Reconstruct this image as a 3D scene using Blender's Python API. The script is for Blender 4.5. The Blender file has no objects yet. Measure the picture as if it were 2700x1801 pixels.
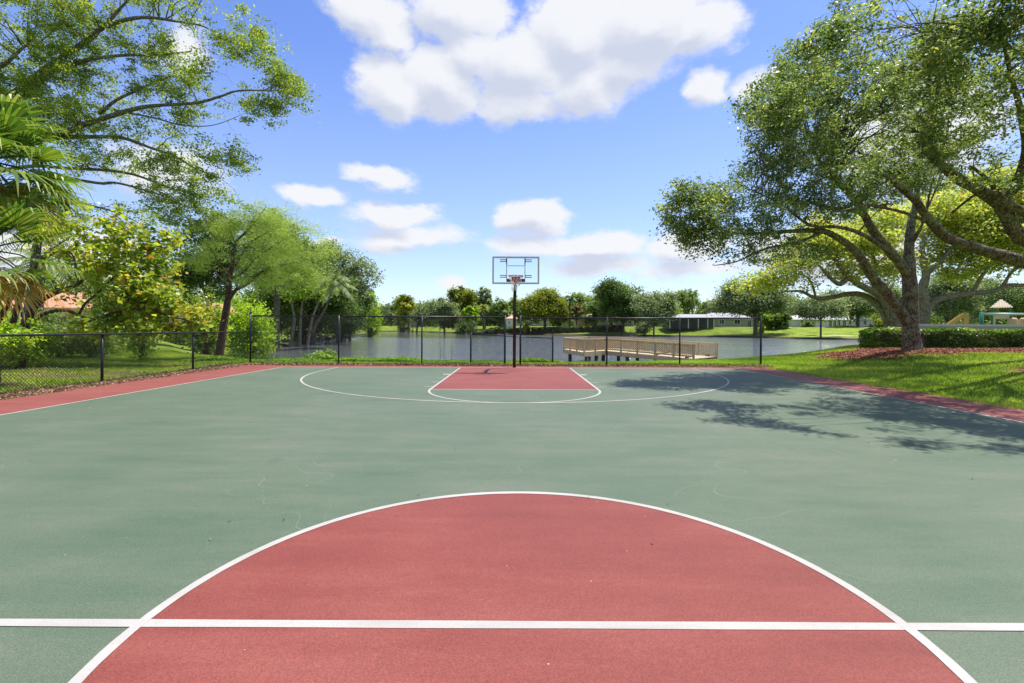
import bpy, math, random
import numpy as np
from mathutils import Vector, Matrix
R = math.radians
scene = bpy.context.scene
COL = scene.collection

# ------------------------------------------------------------------ camera
H = 1.41            # eye height
F = 1263.0          # focal length in photo pixels (photo 2700 wide)
U0, V0 = 1361.0, 863.0
ROLL = 0.0045
cam_d = bpy.data.cameras.new('camera')
cam = bpy.data.objects.new('camera', cam_d)
COL.objects.link(cam)
scene.camera = cam
cam_d.sensor_width = 36.0
cam_d.lens = F / 2700.0 * 36.0
cam_d.shift_x = -(U0 - 1350.0) / 2700.0
cam_d.shift_y = (V0 - 900.5) / 2700.0
cam_d.clip_start = 0.05
cam_d.clip_end = 3000
cam.matrix_world = Matrix.Translation((0, 0, H)) @ Matrix.Rotation(R(90), 4, 'X') @ Matrix.Rotation(ROLL, 4, 'Z')

# ------------------------------------------------------------------ light
SUN = Vector((0.32, 0.25, 1.0)).normalized()
EL = math.asin(SUN.z)
AZ = math.atan2(SUN.x, SUN.y)
sun_d = bpy.data.lights.new('sun', 'SUN')
sun_d.energy = 4.2
sun_d.angle = R(0.5)
sun_d.color = (1.0, 0.955, 0.88)
sun = bpy.data.objects.new('sun', sun_d)
COL.objects.link(sun)
sun.rotation_euler = (-SUN).to_track_quat('-Z', 'Y').to_euler()
scene.view_settings.view_transform = 'Standard'
scene.view_settings.look = 'None'
scene.view_settings.exposure = 0.75
scene.view_settings.gamma = 1.0

# ------------------------------------------------------------------ world
world = bpy.data.worlds.new('World')
scene.world = world
world.use_nodes = True
wt = world.node_tree
wt.nodes.clear()

def dir_azel(u, v):
    vl = v - ROLL * (u - U0)
    d = Vector(((u - U0) / F, 1.0, (V0 - vl) / F)).normalized()
    return math.atan2(d.x, d.y), math.asin(d.z)

CL = []      # az, el, raz, rel, weight
for cx, cy, rx, ry, w in [
    (330, 80, 230, 120, 1), (440, 190, 170, 90, .9), (760, 50, 330, 140, 1),
    (430, 440, 200, 130, 1), (680, 400, 290, 150, 1), (860, 270, 240, 120, .9),
    (1100, 330, 300, 170, 1), (1070, 500, 250, 100, .8), (1400, 430, 280, 130, .9), (1370, 180, 330, 190, 1.1),
    (1700, 130, 400, 170, 1.1), (1950, 130, 240, 110, .9), (1580, 310, 300, 110, .8),
    (2030, 430, 130, 85, .8), (2230, 420, 120, 60, .4), (370, 890, 190, 55, .8), (40, 975, 150, 55, .9),
    (430, 1060, 230, 65, .95), (560, 1160, 290, 60, .6), (430, 1200, 170, 80, .7),
    (1130, 1075, 175, 100, 1.1), (1100, 1220, 200, 70, .7), (1450, 1215, 330, 85, 1.2),
    (1450, 1320, 330, 60, .7), (1920, 1240, 220, 110, .9), (750, 1415, 90, 35, .9), (130, 1200, 100, 40, .9),
    (1900, 1350, 330, 60, .6),
    (-600, 240, 130, 80, .55), (-700, 850, 220, 110, .6), (-1200, 1300, 330, 130, .9),
    (2650, 1250, 380, 140, .9), (3000, 700, 300, 220, .8)]:
    a, e = dir_azel(800 + cx / 1.881, cy / 1.881)
    k_ = 1.05 if cy < 520 and 200 < cx < 2000 else 1.0
    CL.append((a, e, k_*rx / 1.881 / F * max(.6, math.cos(e)), k_*ry / 1.881 / F, w))
for a, e, ra, re, w in [(-1.6, .5, .5, .2, 1), (-2.4, .9, .5, .25, 1), (1.9, .6, .5, .22, 1), (2.7, .35, .5, .15, 1), (-.3, 1.05, .6, .13, 1)]:
    CL.append((a, e, ra, re, w))

grp = bpy.data.node_groups.new('cloud_field', 'ShaderNodeTree')
grp.interface.new_socket('Vec', in_out='INPUT', socket_type='NodeSocketVector')
grp.interface.new_socket('M', in_out='OUTPUT', socket_type='NodeSocketFloat')
gi = grp.nodes.new('NodeGroupInput'); go = grp.nodes.new('NodeGroupOutput')
prev = None
for a, e, ra, re, w in CL:
    m1 = grp.nodes.new('ShaderNodeVectorMath'); m1.operation = 'MULTIPLY_ADD'
    m1.inputs[1].default_value = (1 / ra, 1 / re, 0); m1.inputs[2].default_value = (-a / ra, -e / re, 0)
    grp.links.new(gi.outputs[0], m1.inputs[0])
    m2 = grp.nodes.new('ShaderNodeVectorMath'); m2.operation = 'LENGTH'
    grp.links.new(m1.outputs[0], m2.inputs[0])
    m3 = grp.nodes.new('ShaderNodeMath'); m3.operation = 'MULTIPLY_ADD'
    m3.inputs[1].default_value = -w; m3.inputs[2].default_value = w
    grp.links.new(m2.outputs['Value'], m3.inputs[0])
    m4 = grp.nodes.new('ShaderNodeMath'); m4.operation = 'SMOOTH_MAX'; m4.inputs[2].default_value = .12
    if prev is None: m4.inputs[1].default_value = -1
    else: grp.links.new(prev, m4.inputs[1])
    grp.links.new(m3.outputs[0], m4.inputs[0])
    prev = m4.outputs[0]
grp.links.new(prev, go.inputs[0])

def N(t, typ, **kw):
    n = t.nodes.new(typ)
    ins = kw.pop('i', {})
    for k, v in kw.items(): setattr(n, k, v)
    for k, v in ins.items():
        s = n.inputs[k]
        if hasattr(v, 'links') and hasattr(v, 'is_linked'): t.links.new(v, s)
        else: s.default_value = v
    return n
def M(t, op, a, b=0.0, c=0.0, clamp=False):
    n = N(t, 'ShaderNodeMath', operation=op, i={0: a, 1: b, 2: c}); n.use_clamp = clamp
    return n.outputs[0]

sky = N(wt, 'ShaderNodeTexSky', sky_type='NISHITA', sun_disc=False, sun_elevation=EL, sun_rotation=AZ,
        altitude=0, air_density=1.0, dust_density=0.35, ozone_density=3.5)
hs = N(wt, 'ShaderNodeHueSaturation', i={'Hue': .516, 'Saturation': 1.14, 'Value': .95, 'Color': sky.outputs[0]})
tc = N(wt, 'ShaderNodeTexCoord')
sx = N(wt, 'ShaderNodeSeparateXYZ', i={0: tc.outputs['Generated']})
az = M(wt, 'ARCTAN2', sx.outputs[0], sx.outputs[1])
el = M(wt, 'ARCSINE', sx.outputs[2])
ae = N(wt, 'ShaderNodeCombineXYZ', i={0: az, 1: el})
ae2 = N(wt, 'ShaderNodeVectorMath', operation='MULTIPLY', i={0: ae.outputs[0], 1: (1.0, 1.7, 1.0)})
n1 = N(wt, 'ShaderNodeTexNoise', noise_dimensions='2D', i={'Vector': ae2.outputs[0], 'Scale': 6.0, 'Detail': 6.0, 'Roughness': .55})
off = N(wt, 'ShaderNodeVectorMath', operation='SUBTRACT', i={0: n1.outputs['Color'], 1: (.5, .5, .5)})
off2 = N(wt, 'ShaderNodeVectorMath', operation='MULTIPLY_ADD', i={0: off.outputs[0], 1: (.11, .06, 0), 2: ae.outputs[0]})
n2 = N(wt, 'ShaderNodeTexNoise', noise_dimensions='2D', i={'Vector': ae2.outputs[0], 'Scale': 16.0, 'Detail': 9.0, 'Roughness': .66})
g1 = N(wt, 'ShaderNodeGroup', node_tree=grp, i={0: off2.outputs[0]})
up = N(wt, 'ShaderNodeVectorMath', operation='ADD', i={0: off2.outputs[0], 1: (.02, .035, 0)})
g2 = N(wt, 'ShaderNodeGroup', node_tree=grp, i={0: up.outputs[0]})
f1 = M(wt, 'MULTIPLY_ADD', M(wt, 'SUBTRACT', n2.outputs[0], .5), .78, g1.outputs[0])
den = N(wt, 'ShaderNodeMapRange', interpolation_type='SMOOTHSTEP', i={0: f1, 1: -.14, 2: .36, 3: 0.0, 4: .96}).outputs[0]
f2 = M(wt, 'MULTIPLY_ADD', M(wt, 'SUBTRACT', n2.outputs[0], .5), .7, g2.outputs[0])
shd = N(wt, 'ShaderNodeMapRange', interpolation_type='SMOOTHSTEP', i={0: M(wt, 'SUBTRACT', f2, M(wt, 'MULTIPLY', f1, .55)), 1: -.1, 2: .55, 3: 0.0, 4: 1.0}).outputs[0]
ccol = N(wt, 'ShaderNodeMix', data_type='RGBA', i={'Factor': shd, 6: (3.95, 4.0, 4.12, 1), 7: (2.75, 2.95, 3.5, 1)})
# thin white veil near the horizon
hz = N(wt, 'ShaderNodeMapRange', i={0: el, 1: 0.0, 2: .5, 3: .5, 4: 0.0}).outputs[0]
veil = N(wt, 'ShaderNodeMix', data_type='RGBA', i={'Factor': hz, 6: hs.outputs[0], 7: (2.65, 3.15, 4.05, 1)})
skc = N(wt, 'ShaderNodeMix', data_type='RGBA', i={'Factor': den, 6: veil.outputs[2], 7: ccol.outputs[2]})
bg = N(wt, 'ShaderNodeBackground', i={0: skc.outputs[2], 1: .14})
wo = N(wt, 'ShaderNodeOutputWorld', i={0: bg.outputs[0]})
world.cycles.sampling_method = 'MANUAL'
world.cycles.sample_map_resolution = 512

# ------------------------------------------------------------------ helpers
rng = np.random.default_rng(7)
random.seed(7)
def P(u, v, Y):
    """world point seen at photo pixel (u,v) at distance Y"""
    vl = v - ROLL * (u - U0)
    return Vector(((u - U0) * Y / F, Y, H + (V0 - vl) * Y / F))

def tag(o, label=None, cat=None, group=None, kind=None):
    if label: o['label'] = label
    if cat: o['category'] = cat
    if group: o['group'] = group
    if kind: o['kind'] = kind
    return o
def thing(name, label, cat, loc=(0, 0, 0), rz=0, group=None):
    o = bpy.data.objects.new(name, None); COL.objects.link(o)
    o.empty_display_size = .2
    o.location = loc; o.rotation_euler = (0, 0, rz)
    return tag(o, label, cat, group)
def link(name, me, mat, parent=None, world_space=True):
    me.materials.append(mat)
    o = bpy.data.objects.new(name, me); COL.objects.link(o)
    if parent is not None:
        o.parent = parent
        if world_space:
            bpy.context.view_layer.update()
            o.matrix_parent_inverse = parent.matrix_world.inverted()
    return o

class MB:
    def __init__(s): s.v = []; s.f = []; s.smooth = []
    def face(s, idx, sm=False): s.f.append(idx); s.smooth.append(sm)
    def quad(s, a, b, c, d):
        n = len(s.v); s.v += [tuple(a), tuple(b), tuple(c), tuple(d)]; s.face((n, n+1, n+2, n+3)); return s
    def tri(s, a, b, c):
        n = len(s.v); s.v += [tuple(a), tuple(b), tuple(c)]; s.face((n, n+1, n+2)); return s
    def box(s, x0, x1, y0, y1, z0, z1):
        n = len(s.v)
        s.v += [(x0,y0,z0),(x1,y0,z0),(x1,y1,z0),(x0,y1,z0),(x0,y0,z1),(x1,y0,z1),(x1,y1,z1),(x0,y1,z1)]
        for q in [(0,3,2,1),(4,5,6,7),(0,1,5,4),(1,2,6,5),(2,3,7,6),(3,0,4,7)]: s.face(tuple(n+i for i in q))
        return s
    def beam(s, a, b, w, h, upv=(0, 0, 1)):
        """box of width w, height h along a-b"""
        a = Vector(a); b = Vector(b); d = (b-a).normalized(); u = Vector(upv)
        r = d.cross(u)
        if r.length < 1e-4: r = d.cross(Vector((0, 1, 0)))
        r.normalize(); u = r.cross(d)
        n = len(s.v)
        for p in (a, b):
            for i, j in ((-1,-1),(1,-1),(1,1),(-1,1)): s.v.append(tuple(p + r*(w/2*i) + u*(h/2*j)))
        for q in [(0,1,2,3),(7,6,5,4),(0,4,5,1),(1,5,6,2),(2,6,7,3),(3,7,4,0)]: s.face(tuple(n+i for i in q))
        return s
    def tube(s, pts, rad, n=8, knob=0.0, cap=True):
        pts = [Vector(p) for p in pts]
        if not hasattr(rad, '__len__'): rad = [rad]*len(pts)
        base = len(s.v); prev = None
        for i, p in enumerate(pts):
            d = (pts[min(i+1, len(pts)-1)] - pts[max(i-1, 0)])
            if d.length < 1e-7: d = Vector((0, 0, 1))
            d.normalize()
            if prev is None:
                r = d.cross(Vector((0, 1, 0.1)));
                if r.length < .05: r = d.cross(Vector((1, 0, 0)))
            else: r = prev - d*prev.dot(d)
            r.normalize(); prev = r; u = d.cross(r)
            for k in range(n):
                t = 2*math.pi*k/n
                rr = rad[i]*(1 + (random.uniform(-knob, knob) if knob else 0))
                s.v.append(tuple(p + r*(rr*math.cos(t)) + u*(rr*math.sin(t))))
        for i in range(len(pts)-1):
            for k in range(n):
                a = base+i*n+k; b = base+i*n+(k+1) % n
                s.face((a, b, b+n, a+n), True)
        if cap:
            s.face(tuple(base+n-1-k for k in range(n))); s.face(tuple(base+(len(pts)-1)*n+k for k in range(n)))
        return s
    def lathe(s, c, prof, n=16):
        base = len(s.v)
        for r, z in prof:
            for k in range(n):
                t = 2*math.pi*k/n; s.v.append((c[0]+r*math.cos(t), c[1]+r*math.sin(t), c[2]+z))
        for i in range(len(prof)-1):
            for k in range(n):
                a = base+i*n+k; b = base+i*n+(k+1) % n
                s.face((a, b, b+n, a+n), True)
        s.face(tuple(base+n-1-k for k in range(n))); s.face(tuple(base+(len(prof)-1)*n+k for k in range(n)))
        return s
    def prism(s, poly, z0, z1):
        n = len(s.v); m = len(poly)
        s.v += [(x, y, z0) for x, y in poly] + [(x, y, z1) for x, y in poly]
        s.face(tuple(n+m-1-i for i in range(m))); s.face(tuple(n+m+i for i in range(m)))
        for i in range(m):
            j = (i+1) % m; s.face((n+i, n+j, n+m+j, n+m+i))
        return s
    def build(s, name, mat, parent=None, world_space=True, bevel=0):
        me = bpy.data.meshes.new(name)
        me.from_pydata(s.v, [], s.f)
        me.polygons.foreach_set('use_smooth', s.smooth)
        me.update()
        o = link(name, me, mat, parent, world_space)
        if bevel:
            b = o.modifiers.new('bevel', 'BEVEL'); b.width = bevel; b.segments = 2; b.limit_method = 'ANGLE'
        return o

def quads_mesh(name, V, mat, parent=None, tint=None, k=4):
    """V: (n,k,3) array of k-gons"""
    n = len(V)
    me = bpy.data.meshes.new(name)
    me.vertices.add(n*k); me.vertices.foreach_set('co', V.reshape(-1).astype(np.float32))
    me.loops.add(n*k); me.loops.foreach_set('vertex_index', np.arange(n*k, dtype=np.int32))
    me.polygons.add(n); me.polygons.foreach_set('loop_start', np.arange(0, n*k, k, dtype=np.int32))
    me.update(calc_edges=True)
    if tint is not None:
        at = me.attributes.new('tint', 'FLOAT', 'FACE')
        at.data.foreach_set('value', tint.astype(np.float32))
    return link(name, me, mat, parent)

def unit(a): return a/np.maximum(np.linalg.norm(a, axis=1, keepdims=True), 1e-9)
def leaf_quads(C, size, asp=.5, upb=.5, adir=None, fold=.1, szvar=.35):
    n = len(C)
    nr = rng.normal(size=(n, 3)); nr[:, 2] = np.abs(nr[:, 2]) + upb; nr = unit(nr)
    a = rng.normal(size=(n, 3)) if adir is None else adir + rng.normal(size=(n, 3))*.5
    a = unit(np.cross(nr, np.cross(a, nr)))
    b = np.cross(nr, a)
    s = size*(1 + rng.uniform(-szvar, szvar, size=(n, 1)))
    V = np.empty((n, 4, 3))
    V[:, 0] = C - a*s*.5
    V[:, 1] = C + b*s*asp*.5 + nr*s*fold + a*s*.06
    V[:, 2] = C + a*s*.5
    V[:, 3] = C - b*s*asp*.5 + nr*s*fold + a*s*.06
    return V

# ------------------------------------------------------------------ materials
def mat_new(name):
    m = bpy.data.materials.new(name); m.use_nodes = True
    t = m.node_tree; t.nodes.clear()
    out = t.nodes.new('ShaderNodeOutputMaterial')
    return m, t, out
def plain(name, col, rough=.6, metal=0, var=.12, scale=6, bump=0.0, spec=.4, bscale=60):
    m, t, out = mat_new(name)
    tc = N(t, 'ShaderNodeTexCoord')
    n = N(t, 'ShaderNodeTexNoise', i={'Vector': tc.outputs['Object'], 'Scale': scale, 'Detail': 6.0, 'Roughness': .6})
    lo = tuple(c*(1-var*2) for c in col)+(1,); hi = tuple(min(1, c*(1+var*2)) for c in col)+(1,)
    mx = N(t, 'ShaderNodeMix', data_type='RGBA', i={'Factor': n.outputs[0], 6: lo, 7: hi})
    p = N(t, 'ShaderNodeBsdfPrincipled', i={'Base Color': mx.outputs[2], 'Roughness': rough, 'Metallic': metal, 'Specular IOR Level': spec})
    if bump:
        n2 = N(t, 'ShaderNodeTexNoise', i={'Vector': tc.outputs['Object'], 'Scale': float(bscale), 'Detail': 5.0})
        b = N(t, 'ShaderNodeBump', i={'Height': n2.outputs[0], 'Strength': bump, 'Distance': .02})
        t.links.new(b.outputs[0], p.inputs['Normal'])
    t.links.new(p.outputs[0], out.inputs[0])
    return m
def ramp(t, fac, stops):
    r = t.nodes.new('ShaderNodeValToRGB'); e = r.color_ramp.elements
    while len(e) < len(stops): e.new(.5)
    for i, (p, c) in enumerate(stops):
        e[i].position = p; e[i].color = tuple(c)+(1,)
    t.links.new(fac, r.inputs[0]); return r.outputs[0]
def leafmat(name, dark, mid, light, trans=.38, rough=.5, accent=None):
    m, t, out = mat_new(name)
    at = N(t, 'ShaderNodeAttribute', attribute_name='tint')
    st = [(0, dark), (.5, mid), (.93, light)]
    if accent: st.append((.995, accent))
    c = ramp(t, at.outputs['Fac'], st)
    p = N(t, 'ShaderNodeBsdfPrincipled', i={'Base Color': c, 'Roughness': rough, 'Specular IOR Level': .35})
    tcx = N(t, 'ShaderNodeMix', data_type='RGBA', blend_type='MULTIPLY', i={'Factor': 1.0, 6: c, 7: (1.5, 1.5, .7, 1)})
    tr = N(t, 'ShaderNodeBsdfTranslucent', i={0: tcx.outputs[2]})
    mx = N(t, 'ShaderNodeMixShader', i={0: trans, 1: p.outputs[0], 2: tr.outputs[0]})
    t.links.new(mx.outputs[0], out.inputs[0])
    return m
def barkmat(name, a, b, scale=14, lichen=None):
    m, t, out = mat_new(name)
    tc = N(t, 'ShaderNodeTexCoord')
    mp = N(t, 'ShaderNodeMapping', i={0: tc.outputs['Object'], 3: (1, 1, .35)})
    n = N(t, 'ShaderNodeTexNoise', i={'Vector': mp.outputs[0], 'Scale': float(scale), 'Detail': 8.0, 'Roughness': .7})
    v = N(t, 'ShaderNodeTexVoronoi', feature='DISTANCE_TO_EDGE', i={'Vector': mp.outputs[0], 'Scale': float(scale)*1.2})
    vr = N(t, 'ShaderNodeMapRange', i={0: v.outputs['Distance'], 1: 0.0, 2: .2, 3: .25, 4: 1.0}).outputs[0]
    c = ramp(t, n.outputs[0], [(.36, a), (.64, b)])
    c2 = N(t, 'ShaderNodeMix', data_type='RGBA', blend_type='MULTIPLY', i={'Factor': .85, 6: c, 7: vr})
    col = c2.outputs[2]
    if lichen:
        n3 = N(t, 'ShaderNodeTexNoise', i={'Vector': tc.outputs['Object'], 'Scale': 4.0, 'Detail': 7.0, 'Roughness': .75})
        f = N(t, 'ShaderNodeMapRange', i={0: n3.outputs[0], 1: .50, 2: .56, 3: 0.0, 4: .75}).outputs[0]
        c3 = N(t, 'ShaderNodeMix', data_type='RGBA', i={'Factor': f, 6: col, 7: tuple(lichen)+(1,)}); col = c3.outputs[2]
    p = N(t, 'ShaderNodeBsdfPrincipled', i={'Base Color': col, 'Roughness': .85, 'Specular IOR Level': .2})
    h = M(t, 'MULTIPLY', n.outputs[0], vr)
    b = N(t, 'ShaderNodeBump', i={'Height': h, 'Strength': 1.0, 'Distance': .08})
    t.links.new(b.outputs[0], p.inputs['Normal'])
    t.links.new(p.outputs[0], out.inputs[0])
    return m

MAT = {}
MAT['oak'] = leafmat('oak_leaves', (.04, .08, .03), (.15, .215, .075), (.36, .42, .15), .48, .42, (.42, .42, .12))
MAT['oak_pale'] = leafmat('pale_oak_leaves', (.20, .26, .07), (.40, .46, .12), (.62, .60, .15), .54, .5, (.55, .27, .06))
MAT['lime'] = leafmat('tall_tree_leaves', (.07, .125, .03), (.21, .29, .055), (.42, .48, .09), .5, .45)
MAT['cypress'] = leafmat('feathery_leaves', (.18, .26, .07), (.33, .44, .12), (.50, .58, .20), .5, .6)
MAT['grape'] = leafmat('round_leaves', (.08, .14, .022), (.25, .33, .045), (.50, .52, .08), .5, .35, (.55, .2, .05))
MAT['dark'] = leafmat('dark_evergreen_leaves', (.03, .065, .018), (.08, .14, .035), (.20, .28, .06), .4, .45)
MAT['mid'] = leafmat('mid_green_leaves', (.055, .105, .03), (.15, .235, .055), (.32, .40, .11), .42, .5)
MAT['grey'] = leafmat('greyish_leaves', (.075, .115, .05), (.19, .25, .11), (.36, .42, .22), .38, .55)
MAT['bright'] = leafmat('bright_lime_leaves', (.10, .20, .02), (.27, .42, .03), (.52, .62, .07), .5, .45)
MAT['olive'] = leafmat('yellow_green_leaves', (.09, .12, .015), (.26, .30, .03), (.48, .48, .06), .42, .5)
MAT['hedge'] = leafmat('hedge_leaves', (.035, .09, .015), (.10, .20, .03), (.32, .44, .06), .4, .25, (.6, .6, .45))
MAT['palm'] = leafmat('palm_leaves', (.035, .095, .018), (.12, .21, .03), (.36, .40, .08), .42, .35)
MAT['palm_dry'] = leafmat('dry_palm_leaves', (.18, .14, .04), (.42, .28, .07), (.52, .27, .08), .4, .5)
MAT['weed'] = leafmat('weed_leaves', (.09, .18, .02), (.25, .42, .04), (.48, .62, .08), .45, .45)
MAT['grass'] = leafmat('grass_blades', (.08, .15, .018), (.25, .365, .035), (.50, .54, .10), .42, .5)
MAT['litter'] = leafmat('dead_leaves', (.05, .03, .018), (.19, .11, .06), (.48, .31, .19), .15, .7)
MAT['mulchchips'] = leafmat('mulch_chips', (.08, .022, .014), (.25, .075, .045), (.45, .20, .12), .05, .8)
MAT['bare'] = leafmat('bare_twigs', (.16, .12, .06), (.28, .22, .11), (.4, .34, .18), .2, .7)
MAT['bark'] = barkmat('oak_bark', (.06, .042, .028), (.36, .26, .17), 13, (.27, .29, .19))
MAT['bark_pale'] = barkmat('pale_bark', (.17, .13, .095), (.50, .41, .30), 12, (.25, .27, .15))
MAT['bark_brown'] = barkmat('brown_bark', (.07, .04, .03), (.30, .18, .13), 22)
MAT['bark_grey'] = barkmat('grey_bark', (.10, .085, .065), (.33, .29, .23), 10)
MAT['white'] = plain('white_paint', (.74, .72, .68), .6, var=.04)
MAT['black'] = plain('black_vinyl', (.012, .012, .016), .35, var=.2, scale=30)
MAT['wire'] = plain('black_wire', (.016, .016, .018), .4)
MAT['pole'] = plain('dark_pole_paint', (.022, .010, .013), .32, var=.4, scale=14)
MAT['steel'] = plain('weathered_steel', (.10, .095, .075), .5, .5, var=.2)
MAT['boardframe'] = plain('board_frame_grey', (.56, .55, .46), .7, 0, var=.25, scale=20)
MAT['rim'] = plain('red_rim_paint', (.42, .015, .02), .4)
MAT['net'] = plain('net_cord', (.68, .62, .54), .8)
MAT['wood'] = plain('pale_treated_wood', (.62, .48, .29), .75, var=.14, scale=5, bump=.3)
MAT['wood_dark'] = plain('wet_pile_wood', (.09, .07, .05), .8, var=.3)
MAT['bench'] = plain('dark_bench_wood', (.13, .06, .035), .6)
MAT['stone'] = plain('bank_stone', (.22, .17, .13), .85, var=.3, bump=.5)

# ------------------------------------------------------------------ setting: terrain
LAKE = np.array([(-27, 47), (-19, 34), (-9, 28.5), (2, 27.5), (12, 28), (18, 31), (26, 37), (40, 50), (70, 72), (92, 92), (92, 102),
                 (84, 111), (78, 118), (69, 137), (52, 150), (35, 160), (22, 162), (12, 166), (0, 173), (-7, 179), (-20, 197), (-40, 235), (-54, 258), (-72, 276), (-79, 268),
                 (-66, 215), (-54, 183), (-46, 135), (-39, 107), (-38.5, 94), (-33.5, 78), (-29, 57)], float)
WZ = -1.3
def sdist(x, y):
    """signed distance to the shoreline, positive on land"""
    shp = x.shape; p = np.stack([x.ravel(), y.ravel()], 1)
    d = np.full(len(p), 1e9); ins = np.zeros(len(p), bool)
    n = len(LAKE)
    for i in range(n):
        a = LAKE[i]; b = LAKE[(i+1) % n]; e = b-a
        t = np.clip(((p-a) @ e)/(e @ e), 0, 1)
        q = p-(a+t[:, None]*e); d = np.minimum(d, np.hypot(q[:, 0], q[:, 1]))
        c = ((a[1] > p[:, 1]) != (b[1] > p[:, 1])) & (p[:, 0] < (b[0]-a[0])*(p[:, 1]-a[1])/((b[1]-a[1]) if b[1] != a[1] else 1e-9)+a[0])
        ins ^= c
    return np.where(ins, -d, d).reshape(shp)
def ss(a, b, x):
    t = np.clip((x-a)/(b-a), 0, 1); return t*t*(3-2*t)
def height(x, y):
    x = np.asarray(x, float); y = np.asarray(y, float)
    x, y = np.broadcast_arrays(x, y)
    wob = .5*np.sin(x*.9+1)*np.cos(y*.7)+.35*np.sin(x*2.3+y*1.7)
    d = sdist(x, y)+wob*np.clip((np.hypot(x, y)-20)/30, 0.2, 1.4)
    far = ss(34, 64, y)
    Ln = .58*ss(9.3, 16.5, x)*(1-.35*ss(22, 30, y)) + .05*np.sin(x*.8)*np.sin(y*.6)*ss(9.6, 12, np.abs(x))
    Ln = Ln - .06*ss(-10.0, -12.5, x)*0 + .10*ss(-14, -22, -x)*0
    Ln = Ln - .17*ss(18.2, 20.3, y)*(1-ss(2.5, 12, x))*(1-ss(-13, -17, x)*0)
    court = ss(10.2, 9.0, np.abs(x+.2))*ss(18.6, 17.4, y)
    Ln = Ln*(1-court) - .05*court
    L = Ln*(1-far)+1.9*far
    W = 6.5*(1-far)+24*far
    z = WZ+.42*ss(0, .45, d)+(L-WZ-.42)*ss(0.2, 1, d/W*1.0)
    z = np.where(d < 0, WZ+np.maximum(d*.35, -1.6), z)
    return z
def gz(x, y): return float(height(np.array([x]), np.array([y]))[0])

def axis(lo, hi, n, c, k):
    t = np.linspace(math.asinh((lo-c)/k), math.asinh((hi-c)/k), n)
    return c+k*np.sinh(t)
gx = np.unique(np.concatenate([axis(-900, 900, 340, 0, 22)]))
gy = np.unique(np.concatenate([axis(-200, 1500, 420, 20, 22)]))
GX, GY = np.meshgrid(gx, gy)
GZ = height(GX, GY)
nx, ny = len(gx), len(gy)
V = np.stack([GX.ravel(), GY.ravel(), GZ.ravel()], 1)
me = bpy.data.meshes.new('ground')
idx = np.arange(nx*ny).reshape(ny, nx)
Fc = np.stack([idx[:-1, :-1], idx[:-1, 1:], idx[1:, 1:], idx[1:, :-1]], -1).reshape(-1, 4)
me.vertices.add(len(V)); me.vertices.foreach_set('co', V.reshape(-1).astype(np.float32))
me.loops.add(Fc.size); me.loops.foreach_set('vertex_index', Fc.reshape(-1).astype(np.int32))
me.polygons.add(len(Fc)); me.polygons.foreach_set('loop_start', np.arange(0, Fc.size, 4, dtype=np.int32))
me.update(calc_edges=True)
me.polygons.foreach_set('use_smooth', np.ones(len(Fc), bool))
def ell_mask(t, pos, c, r, soft=.5):
    v = N(t, 'ShaderNodeVectorMath', operation='MULTIPLY_ADD', i={0: pos, 1: (1/r[0], 1/r[1], 0), 2: (-c[0]/r[0], -c[1]/r[1], 0)})
    l = N(t, 'ShaderNodeVectorMath', operation='LENGTH', i={0: v.outputs[0]})
    return N(t, 'ShaderNodeMapRange', interpolation_type='SMOOTHSTEP', i={0: l.outputs['Value'], 1: 1+soft/2, 2: 1-soft/2, 3: 0.0, 4: 1.0}).outputs[0]
# beds of mulch / bare earth, left lawn ones also painting dappled shade: centre, radii
BEDS_RED = [((15.6, 18.6), (3.7, 2.0)), ((21.0, 19.8), (7.5, 1.7)), ((15.3, 12.6), (2.0, .9)), ((-14.8, 12.6), (1.5, .9))]
BEDS_DIRT_SHADE = [((-13.2, 13.0), (2.0, .5)), ((-17.5, 12.4), (1.6, .7)), ((-12.2, 17.2), (1.3, .5)), ((-20, 17.5), (3, .8)), ((-11.6, 8.6), (.8, 1.2)), ((-16.5, 15.0), (3.2, .9)), ((-12.5, 11.0), (1.3, .8)), ((-10.3, 10.0), (.5, 9.0)), ((0, 18.0), (10.3, .55)), ((-14.8, 24.2), (2.2, .8)), ((-11.8, 14.2), (.9, .6)), ((-18, 10.5), (3.0, 1.2))]
m, t, out = mat_new('lawn_ground')
geo = N(t, 'ShaderNodeNewGeometry'); pos = geo.outputs['Position']
nA = N(t, 'ShaderNodeTexNoise', i={'Vector': pos, 'Scale': .35, 'Detail': 6.0, 'Roughness': .65})
nB = N(t, 'ShaderNodeTexNoise', i={'Vector': pos, 'Scale': 9.0, 'Detail': 8.0, 'Roughness': .7})
cA = ramp(t, nA.outputs[0], [(.35, (.14, .22, .024)), (.55, (.25, .34, .04)), (.75, (.36, .40, .08))])
cB = ramp(t, nB.outputs[0], [(.3, (.35, .38, .3)), (.7, (1.3, 1.25, 1.1))])
g = N(t, 'ShaderNodeMix', data_type='RGBA', blend_type='MULTIPLY', i={'Factor': 1.0, 6: cA, 7: cB}).outputs[2]
wp = N(t, 'ShaderNodeVectorMath', operation='MULTIPLY_ADD', i={0: N(t, 'ShaderNodeTexNoise', i={'Vector': pos, 'Scale': 1.1, 'Detail': 5.0, 'Roughness': .7}).outputs['Color'], 1: (1.6, 1.6, 0), 2: pos})
wpos = N(t, 'ShaderNodeVectorMath', operation='SUBTRACT', i={0: wp.outputs[0], 1: (.8, .8, 0)}).outputs[0]
mk = None
for c, r in BEDS_RED:
    q = ell_mask(t, wpos, c, r); mk = q if mk is None else M(t, 'MAXIMUM', mk, q)
cR = ramp(t, nB.outputs[0], [(.3, (.07, .022, .014)), (.55, (.21, .075, .045)), (.75, (.36, .17, .10))])
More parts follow.
